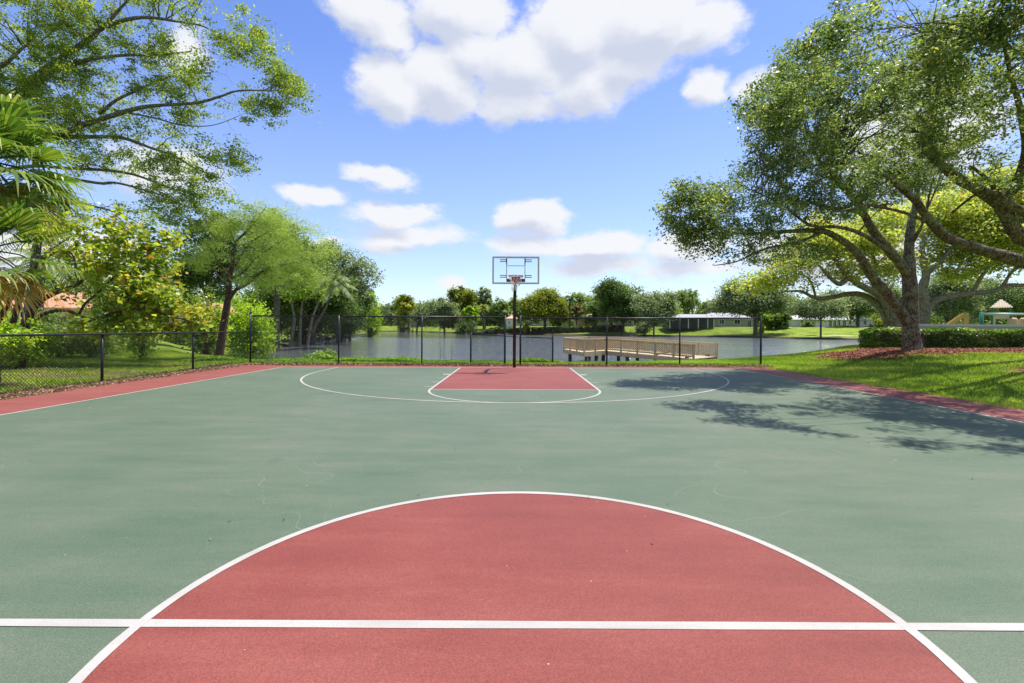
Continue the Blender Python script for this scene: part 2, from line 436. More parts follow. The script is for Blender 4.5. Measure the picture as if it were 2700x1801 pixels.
g = N(t, 'ShaderNodeMix', data_type='RGBA', i={'Factor': mk, 6: g, 7: cR}).outputs[2]
mk = None
for c, r in BEDS_DIRT_SHADE:
    q = ell_mask(t, wpos, c, r); mk = q if mk is None else M(t, 'MAXIMUM', mk, q)
cD = ramp(t, nB.outputs[0], [(.3, (.045, .03, .02)), (.55, (.14, .095, .06)), (.75, (.30, .20, .13))])
g = N(t, 'ShaderNodeMix', data_type='RGBA', i={'Factor': M(t, 'MULTIPLY', mk, .9), 6: g, 7: cD}).outputs[2]
# bare muddy bank at the water's edge (by height)
sz = N(t, 'ShaderNodeSeparateXYZ', i={0: pos}).outputs[2]
mud = N(t, 'ShaderNodeMapRange', i={0: M(t, 'MULTIPLY_ADD', nB.outputs[0], .25, sz), 1: WZ+.60, 2: WZ+.46, 3: 0.0, 4: 1.0}).outputs[0]
g = N(t, 'ShaderNodeMix', data_type='RGBA', i={'Factor': mud, 6: g, 7: (.045, .034, .022, 1)}).outputs[2]
p = N(t, 'ShaderNodeBsdfPrincipled', i={'Base Color': g, 'Roughness': .9, 'Specular IOR Level': .15})
b = N(t, 'ShaderNodeBump', i={'Height': nB.outputs[0], 'Strength': .6, 'Distance': .06})
t.links.new(b.outputs[0], p.inputs['Normal']); t.links.new(p.outputs[0], out.inputs[0])
tag(link('ground', me, m), kind='structure')

# water
m, t, out = mat_new('lake_water')
geo = N(t, 'ShaderNodeNewGeometry'); pos = geo.outputs['Position']
mp = N(t, 'ShaderNodeMapping', i={0: pos, 3: (.8, 1.6, 1)})
w1 = N(t, 'ShaderNodeTexNoise', i={'Vector': mp.outputs[0], 'Scale': 1.6, 'Detail': 5.0, 'Roughness': .6})
w2 = N(t, 'ShaderNodeTexNoise', i={'Vector': mp.outputs[0], 'Scale': .12, 'Detail': 3.0})
calm = N(t, 'ShaderNodeMapRange', i={0: w2.outputs[0], 1: .38, 2: .62, 3: .35, 4: 1.0}).outputs[0]
sxy = N(t, 'ShaderNodeSeparateXYZ', i={0: pos})
mA = N(t, 'ShaderNodeMapRange', interpolation_type='SMOOTHSTEP', i={0: sxy.outputs[1], 1: 95.0, 2: 125.0, 3: 1.0, 4: .10}).outputs[0]
mB_ = N(t, 'ShaderNodeMapRange', i={0: sxy.outputs[0], 1: -14.0, 2: 2.0, 3: 0.0, 4: 1.0}).outputs[0]
mC = N(t, 'ShaderNodeMapRange', i={0: M(t, 'MULTIPLY_ADD', sxy.outputs[1], .30, sxy.outputs[0]), 1: -4.0, 2: 4.0, 3: .18, 4: 1.0}).outputs[0]
left = M(t, 'MINIMUM', M(t, 'MAXIMUM', mA, mB_), mC)
bst = M(t, 'MULTIPLY', calm, left)
bm = N(t, 'ShaderNodeBump', i={'Height': w1.outputs[0], 'Strength': bst, 'Distance': .32})
p = N(t, 'ShaderNodeBsdfPrincipled', i={'Base Color': (.15, .165, .165, 1), 'Roughness': .07, 'IOR': 1.45, 'Normal': bm.outputs[0], 'Specular IOR Level': .75})
t.links.new(p.outputs[0], out.inputs[0])
tag(MB().quad((-120, 24, WZ), (130, 24, WZ), (130, 320, WZ), (-120, 320, WZ)).build('lake_water', m), kind='structure')

# ------------------------------------------------------------------ court
def paint(name, cols, rough, speck=.45, seed=0.0, wear=None, scuff=False):
    m, t, out = mat_new(name)
    geo = N(t, 'ShaderNodeNewGeometry'); pos = geo.outputs['Position']
    of = N(t, 'ShaderNodeVectorMath', operation='ADD', i={0: pos, 1: (seed, seed*.7, 0)}).outputs[0]
    a = N(t, 'ShaderNodeTexNoise', i={'Vector': of, 'Scale': .45, 'Detail': 5.0, 'Roughness': .6})
    st = N(t, 'ShaderNodeMapping', i={0: of, 2: (0, 0, .25), 3: (.35, 1.5, 1)})
    b2 = N(t, 'ShaderNodeTexNoise', i={'Vector': st.outputs[0], 'Scale': 2.2, 'Detail': 6.0, 'Roughness': .7})
    f = M(t, 'MULTIPLY_ADD', b2.outputs[0], .5, M(t, 'MULTIPLY', a.outputs[0], .5))
    c = ramp(t, f, [(.36, cols[0]), (.5, cols[1]), (.64, cols[2])])
    fn = N(t, 'ShaderNodeTexNoise', i={'Vector': of, 'Scale': 160.0, 'Detail': 3.0, 'Roughness': .8})
    fr = N(t, 'ShaderNodeMapRange', i={0: fn.outputs[0], 1: .3, 2: .7, 3: 1-speck, 4: 1+speck}).outputs[0]
    c = N(t, 'ShaderNodeMix', data_type='RGBA', blend_type='MULTIPLY', i={'Factor': 1.0, 6: c, 7: fr}).outputs[2]
    vo = N(t, 'ShaderNodeTexVoronoi', i={'Vector': of, 'Scale': 7.0})
    sp = M(t, 'MULTIPLY', M(t, 'LESS_THAN', vo.outputs['Distance'], .028), M(t, 'GREATER_THAN', N(t, 'ShaderNodeSeparateColor', i={0: vo.outputs['Color']}).outputs[0], .62))
    c = N(t, 'ShaderNodeMix', data_type='RGBA', i={'Factor': M(t, 'MULTIPLY', sp, .6), 6: c, 7: (.6, .56, .48, 1)}).outputs[2]
    vd = N(t, 'ShaderNodeTexNoise', i={'Vector': of, 'Scale': 1.7, 'Detail': 2.0})
    dk = N(t, 'ShaderNodeMapRange', interpolation_type='SMOOTHSTEP', i={0: vd.outputs[0], 1: .68, 2: .78, 3: 0.0, 4: .35}).outputs[0]
    c = N(t, 'ShaderNodeMix', data_type='RGBA', i={'Factor': dk, 6: c, 7: tuple(x*.72 for x in cols[0])+(1,)}).outputs[2]
    if scuff:   # thin pale looping tyre scuffs
        ws = N(t, 'ShaderNodeTexNoise', i={'Vector': of, 'Scale': .55, 'Detail': 2.0})
        k = N(t, 'ShaderNodeMath', operation='PINGPONG', i={0: ws.outputs[0], 1: .035}).outputs[0]
        ln = M(t, 'LESS_THAN', k, .0009)
        rg = N(t, 'ShaderNodeTexNoise', i={'Vector': of, 'Scale': .8, 'Detail': 1.0})
        rm = N(t, 'ShaderNodeMapRange', i={0: rg.outputs[0], 1: .52, 2: .66, 3: 0.0, 4: .13}).outputs[0]
        c = N(t, 'ShaderNodeMix', data_type='RGBA', i={'Factor': M(t, 'MULTIPLY', ln, rm), 6: c, 7: (.5, .55, .48, 1)}).outputs[2]
    if wear:
        wn = N(t, 'ShaderNodeTexNoise', i={'Vector': of, 'Scale': 24.0, 'Detail': 8.0, 'Roughness': .8})
        wf = N(t, 'ShaderNodeMapRange', i={0: wn.outputs[0], 1: .55, 2: .70, 3: 0.0, 4: .6}).outputs[0]
        c = N(t, 'ShaderNodeMix', data_type='RGBA', i={'Factor': wf, 6: c, 7: tuple(wear)+(1,)}).outputs[2]
    p = N(t, 'ShaderNodeBsdfPrincipled', i={'Base Color': c, 'Roughness': rough+.14, 'Specular IOR Level': .25})
    bb = N(t, 'ShaderNodeBump', i={'Height': fn.outputs[0], 'Strength': .25, 'Distance': .004})
    t.links.new(bb.outputs[0], p.inputs['Normal'])
    t.links.new(p.outputs[0], out.inputs[0])
    return m
GREEN = paint('green_court_paint', [(.074, .114, .070), (.098, .132, .085), (.128, .148, .104)], .5, scuff=True)
RED = paint('red_court_paint', [(.172, .040, .032), (.206, .050, .039), (.245, .070, .054)], .5, seed=31.0)
REDB = paint('red_border_paint', [(.19, .05, .04), (.23, .065, .052), (.265, .088, .07)], .5, seed=77.0)
LINE = paint('white_line_paint', [(.33, .305, .27), (.40, .38, .345), (.45, .43, .40)], .55, speck=.12, wear=(.36, .25, .21))
XL, XR, YB, YM = -8.05, 7.70, 16.59, 2.264
def st(o): return tag(o, kind='structure')
bd = MB()
# irregular outer edge of the slab
le = [(-9.72+.03*math.sin(y*2.1)+.02*math.sin(y*5.3), y) for y in np.linspace(-14, 17.25, 60)]
te = [(x, 17.27+.03*math.sin(x*1.7)+.02*math.sin(x*4.1)) for x in np.linspace(-9.6, 8.85, 60)]
re_ = [(8.95+.03*math.sin(y*1.9)+.02*math.sin(y*4.7), y) for y in np.linspace(17.25, -14, 60)]
bd.prism((le+te+re_)[::-1], -.12, 0.0)
st(bd.build('court_border', REDB))
Z1, Z2, Z3 = .0015, .003, .0045
st(MB().quad((XL, -12.06, Z1), (XR, -12.06, Z1), (XR, YB, Z1), (XL, YB, Z1)).build('court_surface', GREEN))
cc = MB(); n = 128
cc.v = [(.04+1.80*math.cos(2*math.pi*k/n), YM+1.80*math.sin(2*math.pi*k/n), Z2) for k in range(n)]; cc.face(tuple(range(n)))
st(cc.build('center_circle', RED))
LX = 1.90; LC = -.03
st(MB().quad((LC-LX, 10.81, Z2), (LC+LX, 10.81, Z2), (LC+LX, YB, Z2), (LC-LX, YB, Z2)).build('key_lane', RED))
ln = MB()
def strip(pts, w):
    pts = [Vector((a, b, 0)) for a, b in pts]
    L = []
    for i, q in enumerate(pts):
        d = (pts[min(i+1, len(pts)-1)]-pts[max(i-1, 0)]).normalized(); nn = Vector((-d.y, d.x, 0))
        ww = w*(1+.04*math.sin(i*1.7))
        L.append((q+nn*ww/2, q-nn*ww/2))
    return L
def addstrip(mb, pts, w, z):
    L = strip(pts, w)
    for i in range(len(L)-1):
        a, b = L[i]; c, d = L[i+1]
        mb.quad((b.x, b.y, z), (d.x, d.y, z), (c.x, c.y, z), (a.x, a.y, z))
def lsheet(name, pts, w, z):
    mb = MB(); addstrip(mb, pts, w, z); return st(mb.build(name, LINE))
def seg(a, b, n=40): return [(a[0]+(b[0]-a[0])*i/n, a[1]+(b[1]-a[1])*i/n) for i in range(n+1)]
lsheet('court_line', seg((XL+.0, -12), (XL, YB-.02)), .05, Z3)
lsheet('court_line', seg((XR, -12), (XR, YB-.02)), .05, Z3)
lsheet('court_line', seg((XL-.025, YB), (XR+.025, YB)), .05, Z3+.0006)
lsheet('court_line', seg((XL+.025, YM), (XR-.025, YM)), .057, Z3+.0006)
def arc(cx, cy, r, a0, a1, n=90): return [(cx+r*math.cos(R(a0+(a1-a0)*i/n)), cy+r*math.sin(R(a0+(a1-a0)*i/n))) for i in range(n+1)]
lsheet('court_line', arc(.04, YM, 1.81, 0, 360, 160), .052, Z3+.0012)
lsheet('court_line', seg((LC-LX, YB), (LC-LX, 10.81)) + arc(LC, 10.81, LX, 180, 360) + seg((LC+LX, 10.81), (LC+LX, YB)), .05, Z3)
lsheet('court_line', seg((LC-LX, 10.81), (LC+LX, 10.81)), .05, Z3+.0006)
lsheet('court_line', seg((LC-6.12, YB), (LC-6.12, 15.02)) + arc(LC, 15.02, 6.12, 180, 360, 140) + seg((LC+6.12, 15.02), (LC+6.12, YB)), .05, Z3+.0018)
hk = MB()
for s_ in (-1, 1):
    for k, yy in enumerate((14.25, 13.2, 12.22, 11.33)):
        w = .2 if k == 0 else .05
        x0 = LC+s_*(LX+.03); x1 = x0+s_*.2
        a, b = min(x0, x1), max(x0, x1)
        hk.quad((a, yy-w/2, Z3), (b, yy-w/2, Z3), (b, yy+w/2, Z3), (a, yy+w/2, Z3))
st(hk.build('court_line', LINE))

# ------------------------------------------------------------------ fences
def post(parent, x, y, z0, z1, r=.03, cap=True):
    o = MB().tube([(x, y, z0-.2), (x, y, z1)], r, 12).build('post', MAT['black'], parent)
    if cap:
        MB().lathe((x, y, z1-.01), [(r*1.15, 0), (r*1.2, .03), (r*.9, .05), (r*.95, .075), (r*.6, .105), (.004, .12)], 12).build('cap', MAT['black'], o)
    return o
def mesh_panel(parent, a, b, h0, h1, pitch=.072, r=.0036, za=None):
    """chain link: two families of diagonal wires on the line a->b"""
    a = Vector(a); b = Vector(b); L = (b-a).length; d = (b-a)/L; nrm = Vector((-d.y, d.x, 0))
    hh = h1-h0; V = []
    nw = int((L+hh)/pitch)
    def zof(s): return h0+(0 if za is None else za*s/L)
    for fam in (0, 1):
        for i in range(nw):
            s0 = i*pitch-hh
            p0 = [s0, 0]; p1 = [s0+hh, hh]
            if fam: p0 = [s0, hh]; p1 = [s0+hh, 0]
            # clip to 0..L
            def at(q, w, s): k = (s-q[0])/(w[0]-q[0]); return [s, q[1]+(w[1]-q[1])*k]
            q0, q1 = p0, p1
            if q0[0] < 0: q0 = at(p0, p1, 0)
            if q1[0] > L: q1 = at(p0, p1, L)
            if q1[0]-q0[0] < .01: continue
            o = nrm*(r*.9*(1 if fam else -1))
            A = a+d*q0[0]+o+Vector((0, 0, zof(q0[0])+q0[1])); B = a+d*q1[0]+o+Vector((0, 0, zof(q1[0])+q1[1]))
            t_ = (B-A).normalized(); u = nrm; w_ = t_.cross(u)
            ring = [(u*math.cos(x)+w_*math.sin(x))*r for x in (0.5, 2.6, 4.7)]
            for k in range(3):
                V.append([A+ring[k], A+ring[(k+1) % 3], B+ring[(k+1) % 3], B+ring[k]])
    return quads_mesh('chain_link', np.array(V, float), MAT['wire'], parent)
def rail(parent, a, b, r=.027, name='top_rail'):
    return MB().tube([a, b], r, 10).build(name, MAT['black'], parent)

# rear tall fence, left and right of the opening
def Gx(u, Y): return (u-U0)*Y/F
YF = 17.95
zt = 1.80
fl = thing('tall_fence', 'tall black chain link fence left of the hoop pole, in front of the lake', 'fence', (-5, YF, 0))
pl = [(-10.15, 18.3), (-6.72, 18.15), (-3.55, 18.05), (-.42, 17.95)]
for i, (x, y) in enumerate(pl): post(fl, x, y, 0, zt+.02+(.06 if i in (0, 3) else 0), .036 if i in (0, 3) else .028, i in (0, 3))
rail(fl, (pl[0][0], pl[0][1], zt), (pl[-1][0], pl[-1][1], zt-.01))
mesh_panel(fl, (pl[0][0], pl[0][1]+.035, 0), (pl[-1][0], pl[-1][1]+.035, 0), .04, zt, .08, .0044)
fr = thing('tall_fence', 'tall black chain link fence right of the hoop pole, in front of the dock', 'fence', (5, YF, 0))
pr = [(.16, 17.95), (3.42, 18.05), (6.2, 18.15), (9.35, 18.3)]
for i, (x, y) in enumerate(pr): post(fr, x, y, 0, zt+.02+(.06 if i in (0, 3) else 0), .036 if i in (0, 3) else .028, i in (0,))
rail(fr, (pr[0][0], pr[0][1], zt-.05), (pr[-1][0], pr[-1][1], zt))
mesh_panel(fr, (pr[0][0], pr[0][1]+.035, 0), (pr[-1][0], pr[-1][1]+.035, 0), .04, zt-.02, .08, .0044)
# low baffle fence behind the opening
fb = thing('low_baffle_fence', 'short low chain link fence behind the opening, rail sloping down to the right', 'fence', (0, 19.2, 0))
xa, xb = Gx(1241.5, 19.2), Gx(1457.5, 19.3)
post(fb, xa, 19.2, -.05, 1.2, .033); post(fb, xb, 19.3, -.05, 1.17, .033)
rail(fb, (xa, 19.2, 1.12), (xb, 19.3, .97), .019)
mesh_panel(fb, (xa, 19.23, 0), (xb, 19.33, 0), -.02, 1.1, za=-.1)
# the left low fence
f3 = thing('low_fence', 'waist high black chain link fence along the left side of the court', 'fence', (-10.2, 10, 0))
ys = [1.9, 5.2, 8.5, 11.86, 15.2]
for y in ys: post(f3, -10.25, y, 0, 1.19, .032, False)
rail(f3, (-10.25, 1.0, 1.2), (-10.17, 18.28, 1.2), .026)
mesh_panel(f3, (-10.28, 1.0, 0), (-10.2, 18.25, 0), .03, 1.19)

# ------------------------------------------------------------------ basketball hoop
hp = thing('basketball_hoop', 'basketball hoop with clear backboard, red rim and ragged net on a dark pole', 'basketball hoop', (-.06, 16.75, 0))
YBd = 15.42; XB = -.02
pts = [(-.06, 16.75, -.3), (-.06, 16.75, 2.28)]
for k in range(1, 9):
    a = R(90*k/8); pts.append((-.06+(.03*k/8), 16.75-.62*(1-math.cos(a)), 2.28+.62*math.sin(a)))
pts += [(-.02, 15.56, 2.915)]
MB().tube(pts, .055, 16).build('pole', MAT['pole'], hp)
zb0, zb1 = 2.80, 3.685; hw = .757
fm = MB()
fw = .052
fm.box(XB-hw, XB+hw, YBd-.02, YBd+.02, zb1-fw, zb1); fm.box(XB-hw, XB+hw, YBd-.02, YBd+.02, zb0, zb0+fw)
fm.box(XB-hw, XB-hw+fw, YBd-.019, YBd+.019, zb0+fw, zb1-fw); fm.box(XB+hw-fw, XB+hw, YBd-.019, YBd+.019, zb0+fw, zb1-fw)
gm, t, out = mat_new('clear_acrylic')
tr = N(t, 'ShaderNodeBsdfTransparent', i={0: (.95, .97, .97, 1)}); gl = N(t, 'ShaderNodeBsdfGlossy', i={0: (1, 1, 1, 1), 1: .05})
lw = N(t, 'ShaderNodeLayerWeight', i={0: .15})
mx = N(t, 'ShaderNodeMixShader', i={0: M(t, 'MULTIPLY', lw.outputs['Fresnel'], .8), 1: tr.outputs[0], 2: gl.outputs[0]})
t.links.new(mx.outputs[0], out.inputs[0])
bb = MB().box(XB-hw+fw, XB+hw-fw, YBd-.006, YBd+.006, zb0+fw, zb1-fw).build('backboard', gm, hp)
fm.build('backboard_frame', MAT['boardframe'], hp)
tg = MB(); tx = .295
for s_ in (-1, 1): tg.box(XB+s_*tx-.014, XB+s_*tx+.014, YBd-.012, YBd-.008, 2.93, 3.62 if False else 3.40)
tg.box(XB-tx+.014, XB+tx-.014, YBd-.012, YBd-.008, 3.375, 3.40)
tg.build('target_square', MAT['boardframe'], bb)
for s_ in (-1, 1):
    for zz in (3.56, 3.055):
        k = MB()
        x0, x1 = XB+s_*.29, XB+s_*.515
        a, b = min(x0, x1), max(x0, x1)
        k.box(a, b, YBd+.022, YBd+.05, zz+.015, zz+.038); k.box(a, b, YBd+.022, YBd+.05, zz-.045, zz-.022)
        k.box(b-.03 if s_ < 0 else a, b if s_ < 0 else a+.03, YBd+.024, YBd+.048, zz-.0215, zz+.0145)
        k.build('bracket', MAT['steel'], hp)
    MB().box(XB+s_*tx-.017, XB+s_*tx+.017, YBd+.021, YBd+.055, 3.42, zb1-fw+.002).build('upright', MAT['steel'], hp)
fb_ = MB()
for s_ in (-1, 1): MB().beam((XB+s_*tx, YBd+.04, 3.41), (XB+s_*tx, YBd+.04, 2.98), .018, .02).build('brace', MAT['boardframe'], hp)
MB().box(XB-.305, XB+.305, YBd+.022, YBd+.10, 2.875, 2.975).build('mount_plate', MAT['steel'], hp)
MB().tube([(-.02, 15.60, 2.915), (-.02, 15.52, 2.915)], .062, 12).build('neck_joint', MAT['steel'], hp)
ry = YBd-.15-.23; rz_ = 3.02
rim = MB()
ring = [(XB+.23*math.cos(2*math.pi*k/40), ry+.23*math.sin(2*math.pi*k/40), rz_) for k in range(41)]
rim.tube(ring, .014, 8, cap=False)
rm = rim.build('rim', MAT['rim'], hp)
rb = MB()
rb.box(XB-.10, XB+.10, YBd-.06, YBd-.022, 2.86, rz_+.01)
rb.quad((XB-.10, YBd-.06, rz_), (XB+.10, YBd-.06, rz_), (XB+.15, ry+.17, rz_-.004), (XB-.15, ry+.17, rz_-.004))
rb.tri((XB-.10, YBd-.06, 2.88), (XB-.15, ry+.17, rz_-.01), (XB-.10, YBd-.06, rz_-.01))
rb.tri((XB+.10, YBd-.06, 2.88), (XB+.15, ry+.17, rz_-.01), (XB+.10, YBd-.06, rz_-.01))
rb.quad((XB-.10, YBd-.062, 2.88), (XB+.10, YBd-.062, 2.88), (XB+.12, YBd-.08, rz_-.01), (XB-.12, YBd-.08, rz_-.01))
rb.build('rim_bracket', MAT['rim'], rm)
net = MB()
def npnt(i, j):  # i 0..12 angle, j 0..6 down
    rr = [.225, .20, .165, .13, .105, .10, .11][j]; zz = [0, -.075, -.15, -.22, -.30, -.375, -.45][j]
    a = 2*math.pi*(i+.5*(j % 2))/12
    jx = random.uniform(-.012, .012)*j*.6
    return (XB+rr*math.cos(a)+jx, ry+rr*math.sin(a)+jx, rz_-.01+zz+random.uniform(-.01, .01)*j*.6)
grid = [[npnt(i, j) for i in range(12)] for j in range(7)]
for j in range(6):
    for i in range(12):
        if j >= 4 and random.random() < .35: continue
        k = (i+1) % 12 if j % 2 else (i-1) % 12
        net.tube([grid[j][i], grid[j+1][i]], .0045, 5); net.tube([grid[j][i], grid[j+1][k]], .0045, 5)
net.build('net', MAT['net'], hp)

# ------------------------------------------------------------------ tree machinery
def smooth_pts(pts, n=4):
    """Catmull-Rom through (Vector, r)"""
    out = []
    for i in range(len(pts)-1):
        p0 = pts[max(i-1, 0)]; p1 = pts[i]; p2 = pts[i+1]; p3 = pts[min(i+2, len(pts)-1)]
        for k in range(n):
            t = k/n
            v = .5*((2*p1[0])+(p2[0]-p0[0])*t+(2*p0[0]-5*p1[0]+4*p2[0]-p3[0])*t*t+(3*p1[0]-p0[0]-3*p2[0]+p3[0])*t**3)
            out.append((v, p1[1]*(1-t)+p2[1]*t))
    out.append(pts[-1]); return out
def build_limbs(mb, limbs, sides=12, knob=.07):
    nodes = []
    for L in limbs:
        s = smooth_pts(L, 5)
        mb.tube([q[0] for q in s], [q[1] for q in s], sides, knob)
        nodes += [(tuple(q[0]), q[1]) for q in s]
    return nodes
def crown_clusters(blobs, n, shell=.45, zmin=None):
    w = np.array([b[1][0]*b[1][1]*b[1][2]*(b[2] if len(b) > 2 else 1) for b in blobs])**(2/3.)
    ch = rng.choice(len(blobs), n, p=w/w.sum())
    d = unit(rng.normal(size=(n, 3))); r = rng.random(n)**shell
    r = np.where(rng.random(n) < .09, r+np.abs(rng.normal(size=n))*.28, r)
    c = np.array([b[0] for b in blobs], float)[ch]; rr = np.array([b[1] for b in blobs], float)[ch]
    return c+d*rr*r[:, None]
def foliage(name, C, mat, parent, per=60, cr=.5, size=.11, asp=.5, flat=.6, adir=None, upb=.5, ragged=0, clump_amp=.42, droop=0, tbias=0.0):
    n = len(C)
    per_c = np.maximum(3, (per*rng.uniform(.4, 1.6, n)).astype(int))
    idx = np.repeat(np.arange(n), per_c)
    m_ = len(idx)
    off = rng.normal(size=(m_, 3))*cr*rng.uniform(.6, 1.25, n)[idx][:, None]*.55
    off[:, 2] *= flat
    if droop: off[:, 2] -= droop*np.abs(rng.normal(size=m_))*cr
    ct = rng.normal(size=n)*clump_amp*.5
    tint = np.clip(.45+tbias+ct[idx]+rng.normal(size=m_)*.17, 0, .96)
    tint[rng.random(m_) < .018] = 1.0
    return quads_mesh(name, leaf_quads(C[idx]+off, size, asp, upb, adir), mat, parent, tint)
def twigs(mb, nodes, C, maxlink=6.0, sec=14, r0=.05, sides=4, jitter=.35):
    """secondary branches to groups of clusters, then a twig to each cluster"""
    if not nodes: return
    Np = np.array([q[0] for q in nodes]); Nr = np.array([q[1] for q in nodes])
    k = max(1, len(C)//sec)
    S = C[rng.choice(len(C), k, replace=False)]
    secs = []
    for s_ in S:
        d = np.linalg.norm(Np-s_, axis=1)+Np[:, 2]*.15; j = int(np.argmin(d))
        a = Vector(Np[j]); b = Vector(s_)
        if (b-a).length > maxlink: continue
        L = (b-a).length
        r = min(r0, Nr[j]*.7)*min(1, .4+L*.2)
        pts = [a]
        for q in (.33, .66): pts.append(a.lerp(b, q)+Vector([random.uniform(-1, 1)*jitter*L*.22 for _ in range(3)])+Vector((0, 0, L*.06)))
        pts.append(b)
        sp = smooth_pts([(p_, r*(1-.75*i/3)) for i, p_ in enumerate(pts)], 3)
        mb.tube([q[0] for q in sp], [q[1] for q in sp], sides+1, 0, cap=False)
        secs += [(tuple(q[0]), q[1]) for q in sp[3:]]
    if not secs: return
    Sp = np.array([q[0] for q in secs]); Sr = np.array([q[1] for q in secs])
    for c in C:
        d = np.linalg.norm(Sp-c, axis=1); j = int(np.argmin(d))
        if d[j] > maxlink*.6 or d[j] < .05: continue
        a = Vector(Sp[j]); b = Vector(c); mid = a.lerp(b, .5)+Vector([random.uniform(-1, 1)*d[j]*.12 for _ in range(3)])
        r = min(Sr[j]*.8, r0*.35)
        mb.tube([a, mid, b], [r, r*.6, r*.2], 3, 0, cap=False)

def big_tree(name, label, cat, base, limbs, blobs, mat, bark, n, per, size, cr, asp=.5, flat=.6, group=None, sec=14, r0=.05, holes=None, shell=.45, adir=None, droop=0, upb=.5, tbias=0.0, clump_amp=.42, maxlink=6.0):
    root = thing(name, label, cat, base, 0, group)
    mb = MB(); nodes = build_limbs(mb, limbs)
    C = crown_clusters(blobs, n, shell)
    if holes is not None: C = C[holes(C)]
    tw = [q for q in nodes if q[1] < .5]
    twigs(mb, tw, C, sec=sec, r0=r0, maxlink=maxlink)
    mb.build('trunk', bark, root)
    foliage('crown', C, mat, root, per, cr, size, asp, flat, adir, upb, droop=droop, tbias=tbias, clump_amp=clump_amp)
    return root
def LP(lst):
    """limb from photo points (u, v, Y, radius)"""
    return [(P(u, v, Y), r) for u, v, Y, r in lst]
def BP(u, v, ru, rv, Y, rY, w=1):
    return (tuple(P(u, v, Y)), (ru*Y/F, rY, rv*Y/F), w)

def both(a, b): return lambda C: a(C) & b(C)
def noise_keep(freq, thr, seed=0.0):
    def f(C):
        q = C*freq+seed
        s = np.sin(q[:, 0]*1.3+1.7*np.sin(q[:, 1]*.9))+np.sin(q[:, 1]*1.1+1.3*np.sin(q[:, 2]*1.2))+np.sin(q[:, 2]*1.5+1.5*np.sin(q[:, 0]*.8))
        return s > thr
    return f

# ---- big oak right (A)
bA = P(2406, 930, 19)
limbsA = [
 LP([(2408, 940, 19, .50), (2407, 925, 19, .40), (2403, 890, 19, .33), (2401, 847, 19, .31), (2399, 773, 19, .29), (2396, 714, 19, .27), (2396, 655, 19.1, .20), (2401, 591, 19.3, .17), (2413, 540, 19.5, .13), (2420, 470, 19.6, .09), (2430, 400, 19.6, .05)]),
 LP([(2398, 735, 19, .22), (2372, 694, 18.8, .20), (2333, 648, 18.5, .18), (2306, 616, 18.2, .165), (2285, 580, 18, .15), (2267, 550, 17.8, .14), (2235, 510, 17.4, .11), (2190, 465, 17, .08), (2140, 400, 16.5, .05)]),
 LP([(2392, 850, 19, .24), (2372, 817, 18.9, .22), (2337, 773, 18.6, .2), (2298, 729, 18.2, .18), (2274, 689, 17.9, .165), (2245, 653, 17.5, .15), (2202, 624, 17, .125), (2165, 609, 16.6, .11), (2100, 609, 16, .08), (2027, 613, 15.4, .06), (1954, 616, 14.8, .045), (1882, 598, 14.2, .03), (1820, 560, 13.8, .018)]),
 LP([(2351, 670, 18.7, .10), (2296, 631, 18, .09), (2252, 609, 17.2, .08), (2202, 598, 16.5, .06), (2136, 594, 15.6, .05), (2060, 540, 14.8, .035), (1980, 500, 14, .02)]),
 LP([(2404, 640, 19, .10), (2412, 625, 18.8, .09), (2428, 598, 18.5, .06), (2440, 560, 18.2, .04)]),
 LP([(2267, 560, 17.9, .09), (2180, 545, 17, .06), (2100, 530, 16.2, .05), (2010, 540, 15.4, .03)]),
 LP([(2165, 612, 16.6, .06), (2100, 640, 16, .045), (2020, 655, 15.3, .035), (1940, 690, 14.8, .025), (1880, 700, 14.6, .012)]),
]
blobsA = [BP(1800, 565, 70, 50, 13, 1.0, 1.2), BP(1840, 620, 80, 50, 13.3, 1.0, 1.1), BP(1800, 510, 55, 35, 13.2, .8, .8), BP(1835, 560, 95, 70, 13.2, 1.2), BP(1880, 640, 90, 60, 13.6, 1.2), BP(1850, 690, 45, 40, 14, 1, .6), BP(1960, 520, 120, 110, 14, 1.8), BP(1985, 640, 100, 55, 15, 1.5, .8),
          BP(1980, 370, 90, 110, 14, 1.6), BP(2060, 270, 80, 90, 14, 1.6), BP(2090, 430, 140, 110, 15, 2.2), BP(2150, 540, 130, 60, 16, 2.0, .9), BP(2130, 190, 120, 80, 14.5, 2),
          BP(2200, 320, 150, 130, 16, 2.5), BP(2290, 430, 120, 100, 17, 2.5), BP(2330, 200, 160, 120, 16, 2.5), BP(2300, 520, 90, 40, 17, 2, .5), BP(2430, 330, 120, 120, 18, 2.5), BP(2420, 470, 80, 60, 18, 2.0, .7),
          BP(2230, 60, 80, 60, 15, 1.6, .6), BP(2090, 660, 80, 50, 17, 1.5, .4)]
big_tree('oak_tree', 'spreading oak with lichen covered trunk in red mulch in front of the hedge', 'tree', bA,
         [[(p_, r_*.88) for p_, r_ in L_] for L_ in limbsA], blobsA, MAT['oak'], MAT['bark'], 2900, 44, .102, .27, asp=.42, flat=.62, sec=12, r0=.05, holes=both(noise_keep(1.1, -1.2, .5), noise_keep(3.1, -1.1, 1.5)))
